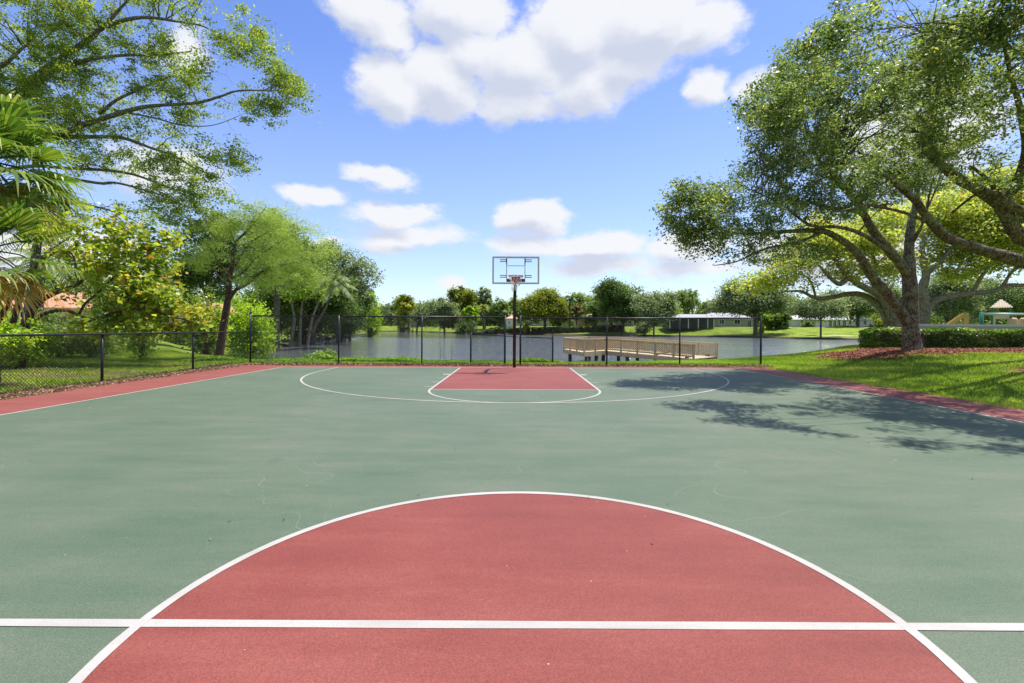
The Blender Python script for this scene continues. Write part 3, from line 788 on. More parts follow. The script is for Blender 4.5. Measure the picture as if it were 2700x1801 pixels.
# ---- big tree D off the right edge, limbs enter the frame
limbsD = [
 [(Vector((20.5, 13.5, gz(20.5, 13.5)-.2)), .45), (Vector((20.2, 13.5, 1.4)), .36)] + LP([(2950, 760, 14.4, .32), (2700, 690, 14.8, .27), (2632, 672, 15, .25), (2573, 655, 15, .22), (2495, 626, 14.8, .19), (2446, 576, 14.5, .165), (2411, 527, 14.2, .14), (2362, 488, 13.9, .10), (2320, 450, 13.6, .07), (2260, 400, 13, .04)]),
 [(Vector((20.2, 13.5, 1.5)), .34)] + LP([(2880, 690, 13.6, .30), (2720, 640, 13.2, .26), (2676, 611, 13, .24), (2642, 547, 12.8, .22), (2583, 503, 12.5, .2), (2514, 463, 12.2, .16), (2465, 415, 12, .12), (2461, 357, 11.8, .09), (2450, 314, 11.6, .07), (2468, 254, 11.4, .05), (2480, 190, 11.2, .03)]),
 LP([(2760, 600, 12.8, .16), (2700, 560, 12.5, .14), (2640, 525, 12.3, .12), (2610, 480, 12.1, .07), (2560, 440, 11.8, .04)]),
 LP([(2435, 581, 14.4, .08), (2380, 560, 14, .06), (2298, 542, 13.5, .05), (2264, 545, 13.2, .035), (2200, 560, 12.8, .02)]),
 LP([(2510, 560, 14.7, .05), (2560, 520, 13.4, .05), (2600, 500, 12.6, .05)]),
 LP([(2640, 550, 12.8, .14), (2700, 420, 11.8, .12), (2690, 300, 11, .09), (2665, 210, 10.4, .06), (2640, 100, 9.8, .035)]),
]
blobsD = [BP(2500, 250, 150, 140, 10.8, 1.6), BP(2620, 380, 140, 110, 10.5, 1.6), BP(2420, 170, 120, 90, 10.6, 1.4), BP(2560, 90, 90, 50, 9.5, 1.2, .7), BP(2680, 90, 70, 90, 8.6, 1.2, .8),
          BP(2350, 400, 120, 80, 12, 1.4, .8), BP(2700, 250, 120, 120, 9, 1.4), ((6.3, 9.0, 6.6), (1.1, .9, .6), 3.2), ((7.5, 8.3, 7.0), (1.2, .9, .6), 3.2), ((8.7, 7.8, 7.2), (1.2, .8, .6), 3.2), ((5.5, 10.2, 6.2), (.9, .8, .5), 3.2), ((7.2, 9.6, 6.6), (1.3, .9, .6), 3), ((8.8, 9.0, 7.0), (1.3, .9, .6), 3), ((9.6, 7.3, 7.4), (1, .7, .6), 3.2), BP(2480, 400, 90, 60, 12, 1.2, .6), BP(2850, 300, 200, 200, 10.5, 3), BP(2900, 50, 220, 150, 9.5, 2.4), BP(2280, 40, 60, 60, 10.5, .9, .5), BP(2470, 20, 60, 50, 9, .9, .5), BP(3100, 350, 200, 200, 12, 3)]
big_tree('oak_tree', 'oak standing beyond the right edge whose thick bare limbs reach in above the hedge', 'tree', (20.5, 13.5, gz(20.5, 13.5)),
         [[(p_, r_*.72) for p_, r_ in L_] for L_ in limbsD], blobsD, MAT['oak'], MAT['bark'], 2050, 44, .092, .24, asp=.42, flat=.62, sec=12, r0=.045, holes=both(noise_keep(1.4, -1.1, 2.5), noise_keep(3.4, -1.1, 5.5)), tbias=.04)
# ---- oak B leaning left behind A, and pale-leaved C behind
limbsB = [
 LP([(2385, 905, 25, .42), (2362, 851, 25, .36), (2345, 814, 25, .30), (2320, 779, 25, .26), (2294, 765, 24.8, .22), (2265, 751, 24.5, .20), (2236, 733, 24.3, .17), (2216, 749, 24, .15), (2197, 740, 23.8, .12), (2177, 720, 23.5, .09), (2150, 690, 23.2, .05)]),
 LP([(2380, 905, 25.2, .36), (2345, 853, 25.3, .30), (2330, 822, 25.3, .26), (2300, 792, 25.4, .22), (2271, 777, 25.4, .19), (2236, 775, 25.4, .17), (2197, 783, 25.3, .15), (2161, 787, 25.2, .13), (2138, 781, 25, .11), (2114, 769, 24.8, .09), (2079, 768, 24.6, .05), (2040, 775, 24.4, .03)]),
 LP([(2150, 785, 25.1, .08), (2142, 753, 25, .07), (2128, 732, 24.9, .06), (2108, 724, 24.8, .045), (2080, 730, 24.7, .02)]),
 LP([(2236, 733, 24.3, .12), (2210, 700, 24, .10), (2180, 660, 23.8, .06), (2120, 640, 23.5, .03)]),
 LP([(2300, 770, 24.8, .12), (2310, 700, 24.6, .10), (2290, 650, 24.4, .06), (2300, 600, 24.2, .04)]),
]
blobsB = [BP(2080, 700, 70, 40, 24, 1.5, .5), BP(2150, 660, 90, 50, 24, 1.8, .9), BP(2250, 640, 100, 60, 24.5, 2), BP(2330, 700, 60, 50, 25.5, 1.5, .7), BP(2230, 720, 60, 35, 24.5, 1.3, .5), BP(2200, 600, 100, 50, 24.5, 2, .8), BP(2330, 590, 80, 60, 25, 2, .8), BP(2010, 745, 60, 30, 24.2, 1, .35), BP(2120, 745, 50, 30, 24.5, 1, .3)]
big_tree('leaning_oak_tree', 'oak leaning left behind the hedge with yellowish leaves and a long curved limb', 'tree', P(2375, 900, 25.1),
         [[(p_, r_*.8) for p_, r_ in L_] for L_ in limbsB], blobsB, MAT['oak_pale'], MAT['bark_pale'], 480, 60, .16, .55, asp=.55, sec=9, r0=.05, holes=noise_keep(.8, -.9, 4.0))
limbsC = [
 LP([(2425, 905, 28, .5), (2431, 851, 28, .42), (2436, 817, 28, .38), (2431, 763, 28, .32), (2441, 724, 28, .26), (2430, 660, 28, .18), (2445, 600, 28, .1)]),
 LP([(2433, 830, 28, .32), (2465, 793, 28, .24), (2519, 780, 28, .21), (2563, 773, 28, .19), (2617, 768, 27.8, .17), (2657, 753, 27.6, .15), (2700, 752, 27.5, .13), (2780, 740, 27.5, .1)]),
 LP([(2563, 773, 28, .15), (2588, 729, 28, .12), (2610, 700, 28, .09), (2650, 650, 28, .05)]),
 LP([(2640, 762, 27.7, .12), (2665, 720, 27.7, .1), (2700, 690, 27.6, .07), (2720, 640, 27.6, .04)]),
 LP([(2441, 724, 28, .18), (2480, 690, 28, .12), (2520, 640, 28, .07), (2560, 600, 28, .04)]),
]
blobsC = [BP(2480, 660, 90, 70, 28, 2.5), BP(2580, 640, 110, 80, 28, 2.5), BP(2560, 560, 120, 60, 28.5, 2.5), BP(2680, 600, 90, 90, 28, 2.5), BP(2460, 570, 70, 60, 28, 2.2), BP(2640, 700, 80, 30, 28.5, 2, .6), BP(2500, 720, 60, 30, 29, 1.5, .5), BP(2780, 560, 100, 120, 28, 3), BP(2640, 500, 110, 60, 29, 2.5)]
big_tree('pale_oak_tree', 'wide pale barked tree behind the low wall, long limb stretching right', 'tree', P(2425, 900, 28),
         [[(p_, r_*.8) for p_, r_ in L_] for L_ in limbsC], blobsC, MAT['oak_pale'], MAT['bark_pale'], 1000, 70, .19, .7, asp=.55, sec=9, r0=.06, holes=noise_keep(.7, -1.4, 7.0))

# ---- big tree upper left (T), Y ~ 19
TS = 1.24
TB = Vector((-33, 26, gz(-33, 26)))
def BT(u, v, ru, rv, Y, rY, w=1): return BP(u, v, ru, rv, Y*TS, rY*TS, w)
def LT(lst, r0): return [(P(u, v, Y*TS), TS*r0*(1-.85*i/(len(lst)-1))) for i, (u, v, Y) in enumerate(lst)]
limbsT = [
 [(TB-Vector((0, 0, .3)), .6), (TB+Vector((.3, 0, 2)), .48), (TB+Vector((.9, 0, 5)), .42), (P(-250, 400, 20.5*TS), .35*TS), (P(-120, 330, 20*TS), .25*TS), (P(-20, 290, 20*TS), .22*TS), (P(104, 211, 19.8*TS), .19*TS), (P(143, 186, 19.6*TS), .16*TS), (P(200, 165, 19.5*TS), .12*TS), (P(250, 154, 19.3*TS), .10*TS), (P(321, 146, 19*TS), .08*TS), (P(411, 145, 18.8*TS), .06*TS), (P(500, 136, 18.6*TS), .035*TS)],
 LT([(-250, 300, 20.5), (-80, 205, 20), (0, 175, 20), (36, 146, 20), (64, 121, 20), (93, 118, 19.8), (160, 60, 19.5)], .16),
 LT([(-20, 290, 20), (120, 180, 19.8), (230, 105, 19.5), (257, 79, 19.5), (279, 61, 19.5), (307, 29, 19.4), (339, -8, 19.3), (360, -60, 19.2)], .2),
 LT([(257, 79, 19.5), (321, 54, 19.2), (386, 46, 19), (464, 57, 18.8), (536, 71, 18.6), (620, 120, 18.4)], .13),
 LT([(-120, 420, 20), (60, 370, 19.5), (160, 350, 19.2), (221, 329, 19), (321, 296, 18.8), (379, 282, 18.6), (429, 277, 18.5), (518, 271, 18.3), (579, 254, 18.1), (629, 239, 18), (720, 240, 17.8)], .19),
 LT([(260, 300, 19), (304, 264, 18.8), (357, 239, 18.7), (429, 207, 18.6), (464, 200, 18.5), (560, 190, 18.3)], .10),
 LT([(-120, 430, 20), (100, 370, 19.6), (250, 361, 19.4), (321, 364, 19.2), (393, 389, 19), (464, 414, 18.8), (511, 443, 18.7), (580, 470, 18.6)], .15),
 LT([(-120, 480, 20.5), (60, 440, 20), (171, 443, 19.8), (321, 454, 19.5), (411, 482, 19.3), (482, 514, 19.1), (530, 560, 19)], .13),
 LT([(80, 450, 20), (250, 482, 19.5), (304, 482, 19.3), (375, 500, 19.2), (429, 518, 19), (464, 550, 19)], .10),
 LT([(0, 560, 20), (160, 535, 19.6), (250, 545, 19.4), (330, 570, 19.2), (400, 610, 19.1)], .10),
 LT([(300, 290, 18.8), (400, 310, 18.6), (480, 330, 18.5), (560, 330, 18.4), (640, 300, 18.3)], .06),
]
blobsT = [BT(150, 330, 90, 70, 19.4, 1.5, .8), BT(250, 250, 100, 60, 19.2, 1.5, .8), BT(480, 270, 90, 60, 18.6, 1.3, .6), BT(620, 560, 60, 40, 18.8, 1.2, .7), BT(400, 150, 80, 60, 18.9, 1.3, .6), BT(90, 90, 130, 110, 19.5, 2.0, 1.6), BT(240, 60, 90, 70, 19.5, 1.6, 1.1), BT(60, 230, 110, 70, 19.5, 1.8, 1.1), BT(200, 180, 90, 60, 19.5, 1.6, 1.0), BT(360, 80, 90, 60, 19, 1.3, .6), BT(560, 60, 110, 50, 18.6, 1.4, .7),
          BT(640, 110, 80, 90, 18.3, 1.4, .9), BT(700, 190, 90, 80, 18, 1.4, 1.1), BT(770, 250, 75, 50, 17.8, 1.1, .9), BT(600, 210, 90, 70, 18.2, 1.4, .9), BT(680, 290, 80, 40, 17.9, 1.1, .8), BT(470, 190, 70, 50, 18.6, 1.2, .6),
          BT(330, 240, 90, 50, 19, 1.3, .75), BT(280, 330, 90, 50, 19, 1.4, .7), BT(400, 340, 80, 40, 18.8, 1.3, .7), BT(540, 350, 90, 50, 18.5, 1.3, .8), BT(590, 430, 80, 50, 18.4, 1.3, .9), BT(450, 430, 70, 50, 19, 1.2, .75),
          BT(340, 430, 80, 45, 19.4, 1.4, .8), BT(560, 510, 90, 55, 18.8, 1.4, 1.1), BT(440, 530, 90, 60, 19.2, 1.4, .9), BT(330, 540, 80, 55, 19.4, 1.4, .9), BT(250, 430, 60, 60, 19.5, 1.4, .7), BT(160, 560, 70, 50, 19.8, 1.4, .7), BT(500, 590, 80, 40, 19.2, 1.3, .7),
          BT(-120, 150, 180, 200, 20, 3, 1), BT(-300, 200, 200, 200, 21, 4, .8), BT(120, -60, 200, 70, 19.5, 2, .8), BT(420, -50, 150, 60, 19, 1.5, .7)]
big_tree('tall_spreading_tree', 'tall airy tree filling the upper left corner with limbs arching right', 'tree', TB,
         [[(p_, r_*.68) for p_, r_ in L_] for L_ in limbsT], blobsT, MAT['lime'], MAT['bark_grey'], 4900, 44, .12, .36, asp=.55, flat=.55, sec=10, r0=.05, holes=both(noise_keep(.9, -1.0, 1.0), noise_keep(2.4, -1.2, 3.0)), maxlink=6.0)

# ---- feathery tree left (bald cypress look)
limbsF = [
 LP([(578, 945, 24, .24), (580, 925, 24, .19), (592, 844, 24, .165), (602, 780, 24, .15), (604, 740, 24, .12), (607, 725, 24, .11), (613, 690, 24, .10), (620, 640, 24, .07), (646, 614, 24, .06), (676, 580, 23.8, .035), (700, 545, 23.7, .02)]),
 LP([(603, 790, 24, .10), (623, 763, 23.9, .09), (653, 748, 23.7, .075), (695, 713, 23.4, .05), (740, 700, 23.2, .03), (790, 690, 23, .015)]),
 LP([(604, 737, 24, .07), (625, 728, 24, .06), (646, 713, 23.8, .05), (676, 679, 23.5, .035), (720, 650, 23.3, .02), (780, 610, 23, .01)]),
 LP([(602, 752, 24, .06), (585, 738, 24, .05), (573, 725, 24, .04), (550, 694, 24.2, .03), (510, 660, 24.4, .012)]),
 LP([(604, 737, 24, .05), (590, 710, 24, .04), (569, 679, 24, .03), (545, 640, 24, .012)]),
 LP([(620, 645, 24, .05), (600, 600, 24, .03), (570, 570, 24, .012)]),
 LP([(620, 700, 24, .05), (660, 640, 23.9, .03), (730, 600, 23.7, .012)]),
 LP([(623, 763, 23.9, .04), (630, 730, 23.8, .03), (655, 690, 23.6, .015)]),
]
blobsF = [BP(560, 640, 70, 50, 24, 1.0, .6), BP(620, 600, 80, 60, 24, 1.2), BP(710, 590, 90, 60, 23.8, 1.3), BP(700, 670, 90, 60, 23.6, 1.2), BP(790, 640, 80, 60, 23.4, 1.2), BP(780, 710, 80, 50, 23.2, 1.1, .8), BP(690, 745, 80, 30, 23.5, .9, .6), BP(530, 690, 45, 40, 24, .9, .4), BP(820, 730, 45, 40, 23.2, .8, .5)]
dirF = np.array([.8, -.1, -.35])
root = thing('feathery_tree', 'young tree with feathery light green foliage and reddish forked trunk', 'tree', P(580, 940, 24))
mb = MB(); nodes = build_limbs(mb, limbsF, 10, .04)
C = crown_clusters(blobsF, 900, .6); C = C[noise_keep(1.7, -.7, 2.0)(C)]
twigs(mb, nodes, C, sec=8, r0=.025, maxlink=4); mb.build('trunk', MAT['bark_brown'], root)
foliage('crown', C, MAT['cypress'], root, 58, .42, .17, .085, .5, dirF, .3, clump_amp=.35)

# ---- round-leaved tree (sea grape look), left
limbsG = [
 LP([(-6, 850, 17.2, .14), (23, 796, 17.2, .10), (51, 749, 17.2, .09), (89, 706, 17.2, .075), (128, 675, 17.3, .055), (167, 661, 17.4, .045), (195, 680, 17.4, .035), (200, 730, 17.5, .025), (240, 770, 17.5, .015)]),
 LP([(33, 855, 17.8, .14), (51, 790, 17.8, .13), (66, 740, 17.9, .10), (100, 690, 18, .06), (160, 640, 18, .04), (230, 600, 18, .02)]),
 LP([(62, 862, 17.6, .17), (97, 803, 17.7, .15), (136, 776, 17.8, .13), (187, 757, 17.9, .10), (230, 730, 18, .07), (290, 680, 18, .04), (330, 620, 18, .02)]),
 LP([(80, 862, 17.2, .10), (92, 842, 17.2, .09), (128, 823, 17.1, .085), (175, 819, 17, .08), (214, 835, 16.9, .075), (249, 842, 16.9, .07), (292, 827, 16.8, .065), (350, 815, 16.7, .06), (405, 819, 16.7, .05), (447, 835, 16.6, .04), (494, 846, 16.6, .03), (514, 880, 16.5, .015)]),
 LP([(205, 835, 17, .06), (225, 800, 17.1, .06), (260, 770, 17.3, .05), (310, 720, 17.5, .03)]),
 LP([(249, 842, 16.9, .04), (200, 862, 16.8, .035), (170, 880, 16.8, .02)]),
]
blobsG = [BP(250, 620, 90, 50, 18.2, 1.1, .7), BP(330, 610, 90, 60, 18.2, 1.2), BP(400, 660, 70, 70, 18, 1.1), BP(290, 700, 80, 60, 17.8, 1.1, .9), BP(380, 740, 70, 60, 17.6, 1.1), BP(430, 790, 60, 50, 17.2, .9, .8), BP(330, 800, 80, 50, 17.2, .9, .9), BP(480, 830, 50, 50, 16.9, .7, .6), BP(420, 870, 90, 35, 16.8, .8, .7), BP(250, 860, 80, 30, 16.8, .7, .6), BP(180, 670, 50, 30, 17.5, .7, .3), BP(110, 600, 70, 40, 18.4, .9, .35), BP(220, 780, 60, 40, 17.4, .8, .5)]
big_tree('round_leaved_tree', 'sprawling tree with arching bent stems and round yellow green leaves behind the left fence', 'tree', P(60, 862, 17.6),
         [[(p_, r_*.7) for p_, r_ in L_] for L_ in limbsG], blobsG, MAT['grape'], MAT['bark_brown'], 520, 22, .165, .34, tbias=.08, asp=.9, flat=.8, sec=9, r0=.03, holes=noise_keep(1.6, -.8, 3.0), maxlink=4)

# ------------------------------------------------------------------ palms
def fan_palm(label, base, zc, nf=26, rad=1.15, group=None, lean=0.0, dry=5):
    root = thing('fan_palm', label, 'palm tree', base, 0, group)
    top = Vector((base[0]+lean, base[1], zc))
    mb = MB(); tp = [Vector(base)-Vector((0, 0, .2)), Vector(base).lerp(top, .5), top]
    mb.tube([tp[0], tp[1], tp[2]], [.2, .15, .14], 12, .05); mb.build('trunk', MAT['bark_grey'], root)
    for i in range(nf):
        isdry = i < dry
        az_ = i*2.399+random.uniform(-.2, .2)
        elv = R(-55+20*random.random()) if isdry else R(-35+110*((i-dry)/(nf-dry))+random.uniform(-8, 8))
        d = Vector((math.cos(az_)*math.cos(elv), math.sin(az_)*math.cos(elv), math.sin(elv)))
        pl_ = random.uniform(.8, 1.15)*(1.15 if not isdry else .9)
        p0 = top; p1 = top+d*pl_*.6; p2 = top+d*pl_+Vector((0, 0, -.12))
        fr_ = MB(); fr_.tube([p0, p1, p2], [.022, .016, .012], 5, 0)
        side = d.cross(Vector((0, 0, 1))).normalized(); upn = side.cross(d).normalized()
        V = []; nl = 30; L0 = rad*random.uniform(.85, 1.1)
        for k in range(nl):
            th = R(-128+256*k/(nl-1))
            dir_ = (d*math.cos(th)+side*math.sin(th)).normalized()
            cone = upn*.18
            ll = L0*(1-.25*abs(th)/2.3)
            w = .026*ll+.012
            perp = dir_.cross(upn).normalized()
            a = p2; b = p2+(dir_+cone).normalized()*ll*.55
            drp = Vector((0, 0, -1))*ll*random.uniform(.05, .38)
            c = b+dir_*ll*.33+drp*.55; e = c+dir_*ll*.12+drp*.8
            V.append([a-perp*w*.15, a+perp*w*.15, b+perp*w+upn*.012, b-perp*w-upn*.012])
            V.append([b-perp*w, b+perp*w, c+perp*w*.55, c-perp*w*.55])
            V.append([c-perp*w*.55, c+perp*w*.55, e+perp*w*.08, e-perp*w*.08])
        V = np.array(V, float)
        tint = np.clip(rng.normal(.45, .18, len(V)), 0, 1)
        # yellowing tips
        tint[2::3] = np.clip(tint[2::3]+.35, 0, 1)
        fo = quads_mesh('frond', V, MAT['palm_dry'] if isdry else MAT['palm'], root, tint)
        fr_.build('stalk', MAT['palm'] if not isdry else MAT['palm_dry'], fo)
    return root
fan_palm('taller fan palm at the left edge with green fronds and browning skirt', (-12.75, 11.6, gz(-12.75, 11.6)), 5.4, 40, 1.1, 'fan palms at the left edge', -.1, 5)
fan_palm('shorter fan palm at the left edge below the taller one', (-12.2, 11.0, gz(-12.2, 11.0)), 3.15, 18, .9, 'fan palms at the left edge', .0, 4)

def feather_palm(label, base, top, nf=16, fl_=2.6, mat='palm', group=None, name='feather_palm', rt=.16, leafw=.07, dens=26):
    root = thing(name, label, 'palm tree', base, 0, group)
    base = Vector(base); top = Vector(top)
    mid = base.lerp(top, .5)+Vector(((top.x-base.x)*.12, 0, 0))
    MB().tube([base-Vector((0, 0, .3)), mid, top], [rt*1.3, rt, rt*.8], 8, .03).build('trunk', MAT['bark_grey'], root)
    for i in range(nf):
        az_ = i*2.399; elv = R(-20+90*i/nf)
        d = Vector((math.cos(az_)*math.cos(elv), math.sin(az_)*math.cos(elv), math.sin(elv)))
        V = []; pts = []
        for k in range(dens+1):
            s = k/dens
            pts.append(top+d*fl_*s+Vector((0, 0, -fl_*.62*s*s)))
        for k in range(2, dens):
            t_ = (pts[k+1]-pts[k-1]).normalized(); sd = t_.cross(Vector((0, 0, 1))).normalized()
            ll = fl_*.24*math.sin(math.pi*min(1, k/dens*.9+.12))
            for sg in (-1, 1):
                e = pts[k]+sd*sg*ll*.8+t_*ll*.35+Vector((0, 0, -ll*random.uniform(.3, .75)))
                w = t_*leafw*.5
                V.append([pts[k]-w, pts[k]+w, e+w*.3, e-w*.3])
        for k in range(dens):
            sd = (pts[k+1]-pts[k]).cross(Vector((0, 0, 1))).normalized()*.02*fl_/2.5
            V.append([pts[k]-sd, pts[k]+sd, pts[k+1]+sd, pts[k+1]-sd])
        V = np.array(V, float)
        quads_mesh('frond', V, MAT[mat], root, np.clip(rng.normal(.5, .2, len(V)), 0, 1))
    return root

# ------------------------------------------------------------------ generic trees / shrubs placed at distance
def far_tree(label, u0, u1, vtop, vcrown, Y, utrunk=None, mat='mid', group=None, name='tree', n=130, per=34, size=None, domed=0, bark='bark_grey', trunk_r=None, cat='tree', thin=0, cr=None, asp=.75, lobes=9, rY=None, clump=.42, tb=0.0):
    uc = (u0+u1)/2; utrunk = uc if utrunk is None else utrunk
    x = (utrunk-U0)*Y/F; z0 = gz(x, Y)
    top = P(uc, vtop, Y); bot = P(uc, vcrown, Y)
    w = (u1-u0)*Y/F/2*1.12; h = (top.z-bot.z)/2*1.08; cz = (top.z+bot.z)/2
    dY = rY or w*.8
    root = thing(name, label, cat, (x, Y, z0), 0, group)
    blobs = []
    blobs.append(((top.x, Y, cz-h*.05), (w*.78, dY*.8, h*.8), .8))
    for k in range(lobes):
        a = 2*math.pi*k/lobes+random.uniform(-.3, .3); q = random.uniform(.42, .62)
        zz = random.uniform(-.45, .45) if not domed else random.uniform(-.5, .1)
        rr = random.uniform(.30, .46)
        blobs.append(((top.x+w*q*math.cos(a)*1.08, Y+dY*q*math.sin(a), cz+h*zz), (w*rr, dY*rr, h*rr*1.05)))
    for k in range(3):
        blobs.append(((top.x+w*random.uniform(-.35, .35), Y+dY*random.uniform(-.3, .3), cz+h*random.uniform(.4, .6)), (w*.36, dY*.36, h*.38)))
    C = crown_clusters(blobs, int(n*1.15), .38)
    tr_ = trunk_r or max(.1, w*.055)
    mb = MB()
    tp = Vector((top.x, Y, cz+h*.2))
    fork = Vector((x, Y, max(z0+.8, bot.z+h*.05)))
    L = [[(Vector((x, Y, z0-.3)), tr_*1.5), (Vector((x, Y, z0+.25)), tr_*1.1), (fork, tr_), (fork.lerp(tp, .6), tr_*.6), (tp, tr_*.25)]]
    for k in range(5):
        a = 2*math.pi*k/5+.5
        e = Vector((top.x+w*.6*math.cos(a), Y+dY*.6*math.sin(a), cz+h*.1))
        L.append([(fork, tr_*.6), (fork.lerp(e, .5)+Vector((0, 0, h*.12)), tr_*.42), (e, tr_*.12)])
    nodes = build_limbs(mb, L, 7, .06)
    if Y < 80 or thin: twigs(mb, nodes, C, sec=8, r0=tr_*.35, maxlink=w)
    mb.build('trunk', MAT[bark], root)
    sz = size or max(.16, Y*.0034)
    foliage('crown', C, MAT[mat], root, per, cr or max(w*.20, .4), sz, asp, .7, None, .5, clump_amp=clump, tbias=tb)
    return root
def bush(label, u0, u1, v0, v1, Y, mat='mid', group=None, name='bush', n=60, per=40, size=None, dY=None, cat='bush', tb=0.0, asp=.7):
    x = ((u0+u1)/2-U0)*Y/F
    top = P((u0+u1)/2, v0, Y); bot = P((u0+u1)/2, v1, Y); z0 = min(gz(x, Y), bot.z)
    w = (u1-u0)*Y/F/2; h = (top.z-z0)
    d = dY or w*.7
    root = thing(name, label, cat, (x, Y, z0), 0, group)
    blobs = [((top.x, Y, z0+h*.45), (w*.75, d*.8, h*.5))]
    for k in range(7):
        a = 2*math.pi*k/7; blobs.append(((top.x+w*.6*math.cos(a), Y+d*.5*math.sin(a), z0+h*random.uniform(.25, .6)), (w*.35, d*.35, h*.34)))
    C = crown_clusters(blobs, n, .4); C[:, 2] = np.maximum(C[:, 2], z0+.05)
    mb = MB()
    for k in range(6):
        q = Vector((top.x+w*random.uniform(-.5, .5), Y+random.uniform(-.3, .3)*d, z0+h*.75)); b0 = Vector((top.x+w*random.uniform(-.15, .15), Y, z0-.1))
        mb.tube([b0, b0.lerp(q, .5)+Vector((0, 0, .1*h)), q], [.04*h/2+.01, .03*h/2+.006, .01], 5, 0)
    mb.build('stems', MAT['bark_brown'], root)
    foliage('foliage', C, MAT[mat], root, per, max(min(w, h)*.30, .2), size or max(.12, Y*.0030), asp, .8, clump_amp=.35, tbias=tb)
    return root
def hedge(label, a, b, h, d, mat='hedge', size=.09, dens=900, name='hedge', group=None, zoff=0):
    """clipped hedge from a to b (world xy)"""
    a = np.array(a, float); b = np.array(b, float); L = np.linalg.norm(b-a); e = (b-a)/L; nn = np.array([-e[1], e[0]])
    root = thing(name, label, 'hedge', (*(a+b)/2, gz(*((a+b)/2))), 0, group)
    # woody core with an uneven surface
    mb = MB(); ns = max(4, int(L/.5)); rows = []
    for i in range(ns+1):
        c = a+e*L*i/ns; z0 = gz(c[0], c[1])+zoff
        hh = h*(.9+.05*math.sin(i*1.3)); dd = d*.40*(1+.1*math.sin(i*2.1))
        if i in (0, ns): dd *= .6; hh *= .85
        rows.append([(c[0]-nn[0]*dd, c[1]-nn[1]*dd, z0+.08), (c[0]-nn[0]*dd, c[1]-nn[1]*dd, z0+hh*.85), (c[0]-nn[0]*dd*.6, c[1]-nn[1]*dd*.6, z0+hh*.95), (c[0]+nn[0]*dd*.6, c[1]+nn[1]*dd*.6, z0+hh*.95), (c[0]+nn[0]*dd, c[1]+nn[1]*dd, z0+hh*.85), (c[0]+nn[0]*dd, c[1]+nn[1]*dd, z0+.08)])
    for i in range(ns):
        for k in range(5): mb.quad(rows[i][k], rows[i+1][k], rows[i+1][k+1], rows[i][k+1])
    mb.face(tuple(range(0, 1))) if False else None
    mb.build('inner_branches', MAT['wood_dark'], root)
    area = L*(2*h+d)+2*h*d
    n = int(area*dens)
    s = rng.random(n)*L; perim = 2*h+d; q = rng.random(n)*perim
    depth = np.abs(rng.normal(size=n))*.05-.03
    wob = .045*np.sin(s*2.1)+.035*np.sin(s*5.3+q*3)+.03*np.sin(q*7+s)
    off = np.where(q < h, -d/2, np.where(q < h+d, q-h-d/2, d/2)); zz = np.where(q < h, q, np.where(q < h+d, h, q-h-d))
    onside = (q < h) | (q > h+d)
    off = np.where(onside, off*(1-2*(depth-wob)/d), off)
    rnd = np.clip((zz-(h-.15))/.15, 0, 1)
    off = np.where(onside, off*(1-.12*rnd), off)
    zz = np.where(onside, zz, h-depth+wob)
    ne = int(n*.1)
    # ends
    se = np.where(rng.random(ne) < .5, 0.0, L)+rng.normal(size=ne)*.04; s[:ne] = se; off[:ne] = rng.uniform(-d/2, d/2, ne); zz[:ne] = rng.random(ne)*h
    x = a[0]+e[0]*s+nn[0]*off; y = a[1]+e[1]*s+nn[1]*off
    z = height(x, y)+zoff+np.maximum(zz, .03)
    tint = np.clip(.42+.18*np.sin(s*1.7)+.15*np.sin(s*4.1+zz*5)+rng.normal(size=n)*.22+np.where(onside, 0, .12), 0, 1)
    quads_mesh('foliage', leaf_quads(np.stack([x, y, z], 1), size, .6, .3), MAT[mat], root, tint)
    return root

hedge('clipped hedge of glossy dark leaves behind the big oak on the right', (15.6, 21.3), (27, 20.6), .78, 1.0, 'hedge', .085, 1000)

# playground wall behind hedge
wall = thing('low_wall', 'long pale low wall between the right hedge and the playground', 'wall', (25, 25.5, gz(25, 25.5)))
MB().box(20.6, 42, 25.6, 25.8, 0, 1.56).build('wall_panel', plain('wall_render', (.42, .37, .31), .8, bump=.2), wall)
MB().box(20.5, 42, 25.52, 25.88, 1.56, 1.68).build('coping', plain('wall_coping', (.52, .47, .40), .8), wall)

# ------------------------------------------------------------------ playground
GREENP = plain('playground_green', (.012, .16, .10), .4); TANP = plain('playground_tan', (.52, .36, .21), .6); BEIGE = plain('playground_beige', (.55, .44, .33), .6)
YP = 34.0
GP = gz(35, YP)
tw = thing('play_tower', 'small playground tower with green posts and a tan striped pyramid roof', 'play tower', ((Gx(2616, YP)+Gx(2664, YP))/2, YP, GP))
xs0, xs1 = Gx(2616, YP), Gx(2664, YP)
for x in (xs0, xs1):
    for y in (YP, YP+1.3): MB().box(x-.07, x+.07, y-.07, y+.07, GP, P(2640, 809, YP).z).build('post', GREENP, tw)
ez = P(2640, 811, YP).z; az_ = P(2640, 788, YP).z; xc = (xs0+xs1)/2
rf = MB(); hw_ = .80; a_ = Vector((xc, YP+.65, az_))
cs = [Vector((xc-hw_, YP-.2, ez)), Vector((xc+hw_, YP-.2, ez)), Vector((xc+hw_, YP+1.5, ez)), Vector((xc-hw_, YP+1.5, ez))]
for i in range(4):
    p, q = cs[i], cs[(i+1) % 4]; rf.tri(p, q, a_)
    for k in range(1, 9):
        m0 = p.lerp(q, k/9); tt = 1-abs(k/9-.5)*2
        out_ = (q-p).normalized().cross(Vector((0, 0, 1)))
        rf.beam(m0+Vector((0, 0, .03)), m0.lerp((p+q)/2+(a_-(p+q)/2)*tt, 1.0)+Vector((0, 0, .03)) if False else m0+(a_-(p+q)/2)*tt+Vector((0, 0, .03)), .05, .04)
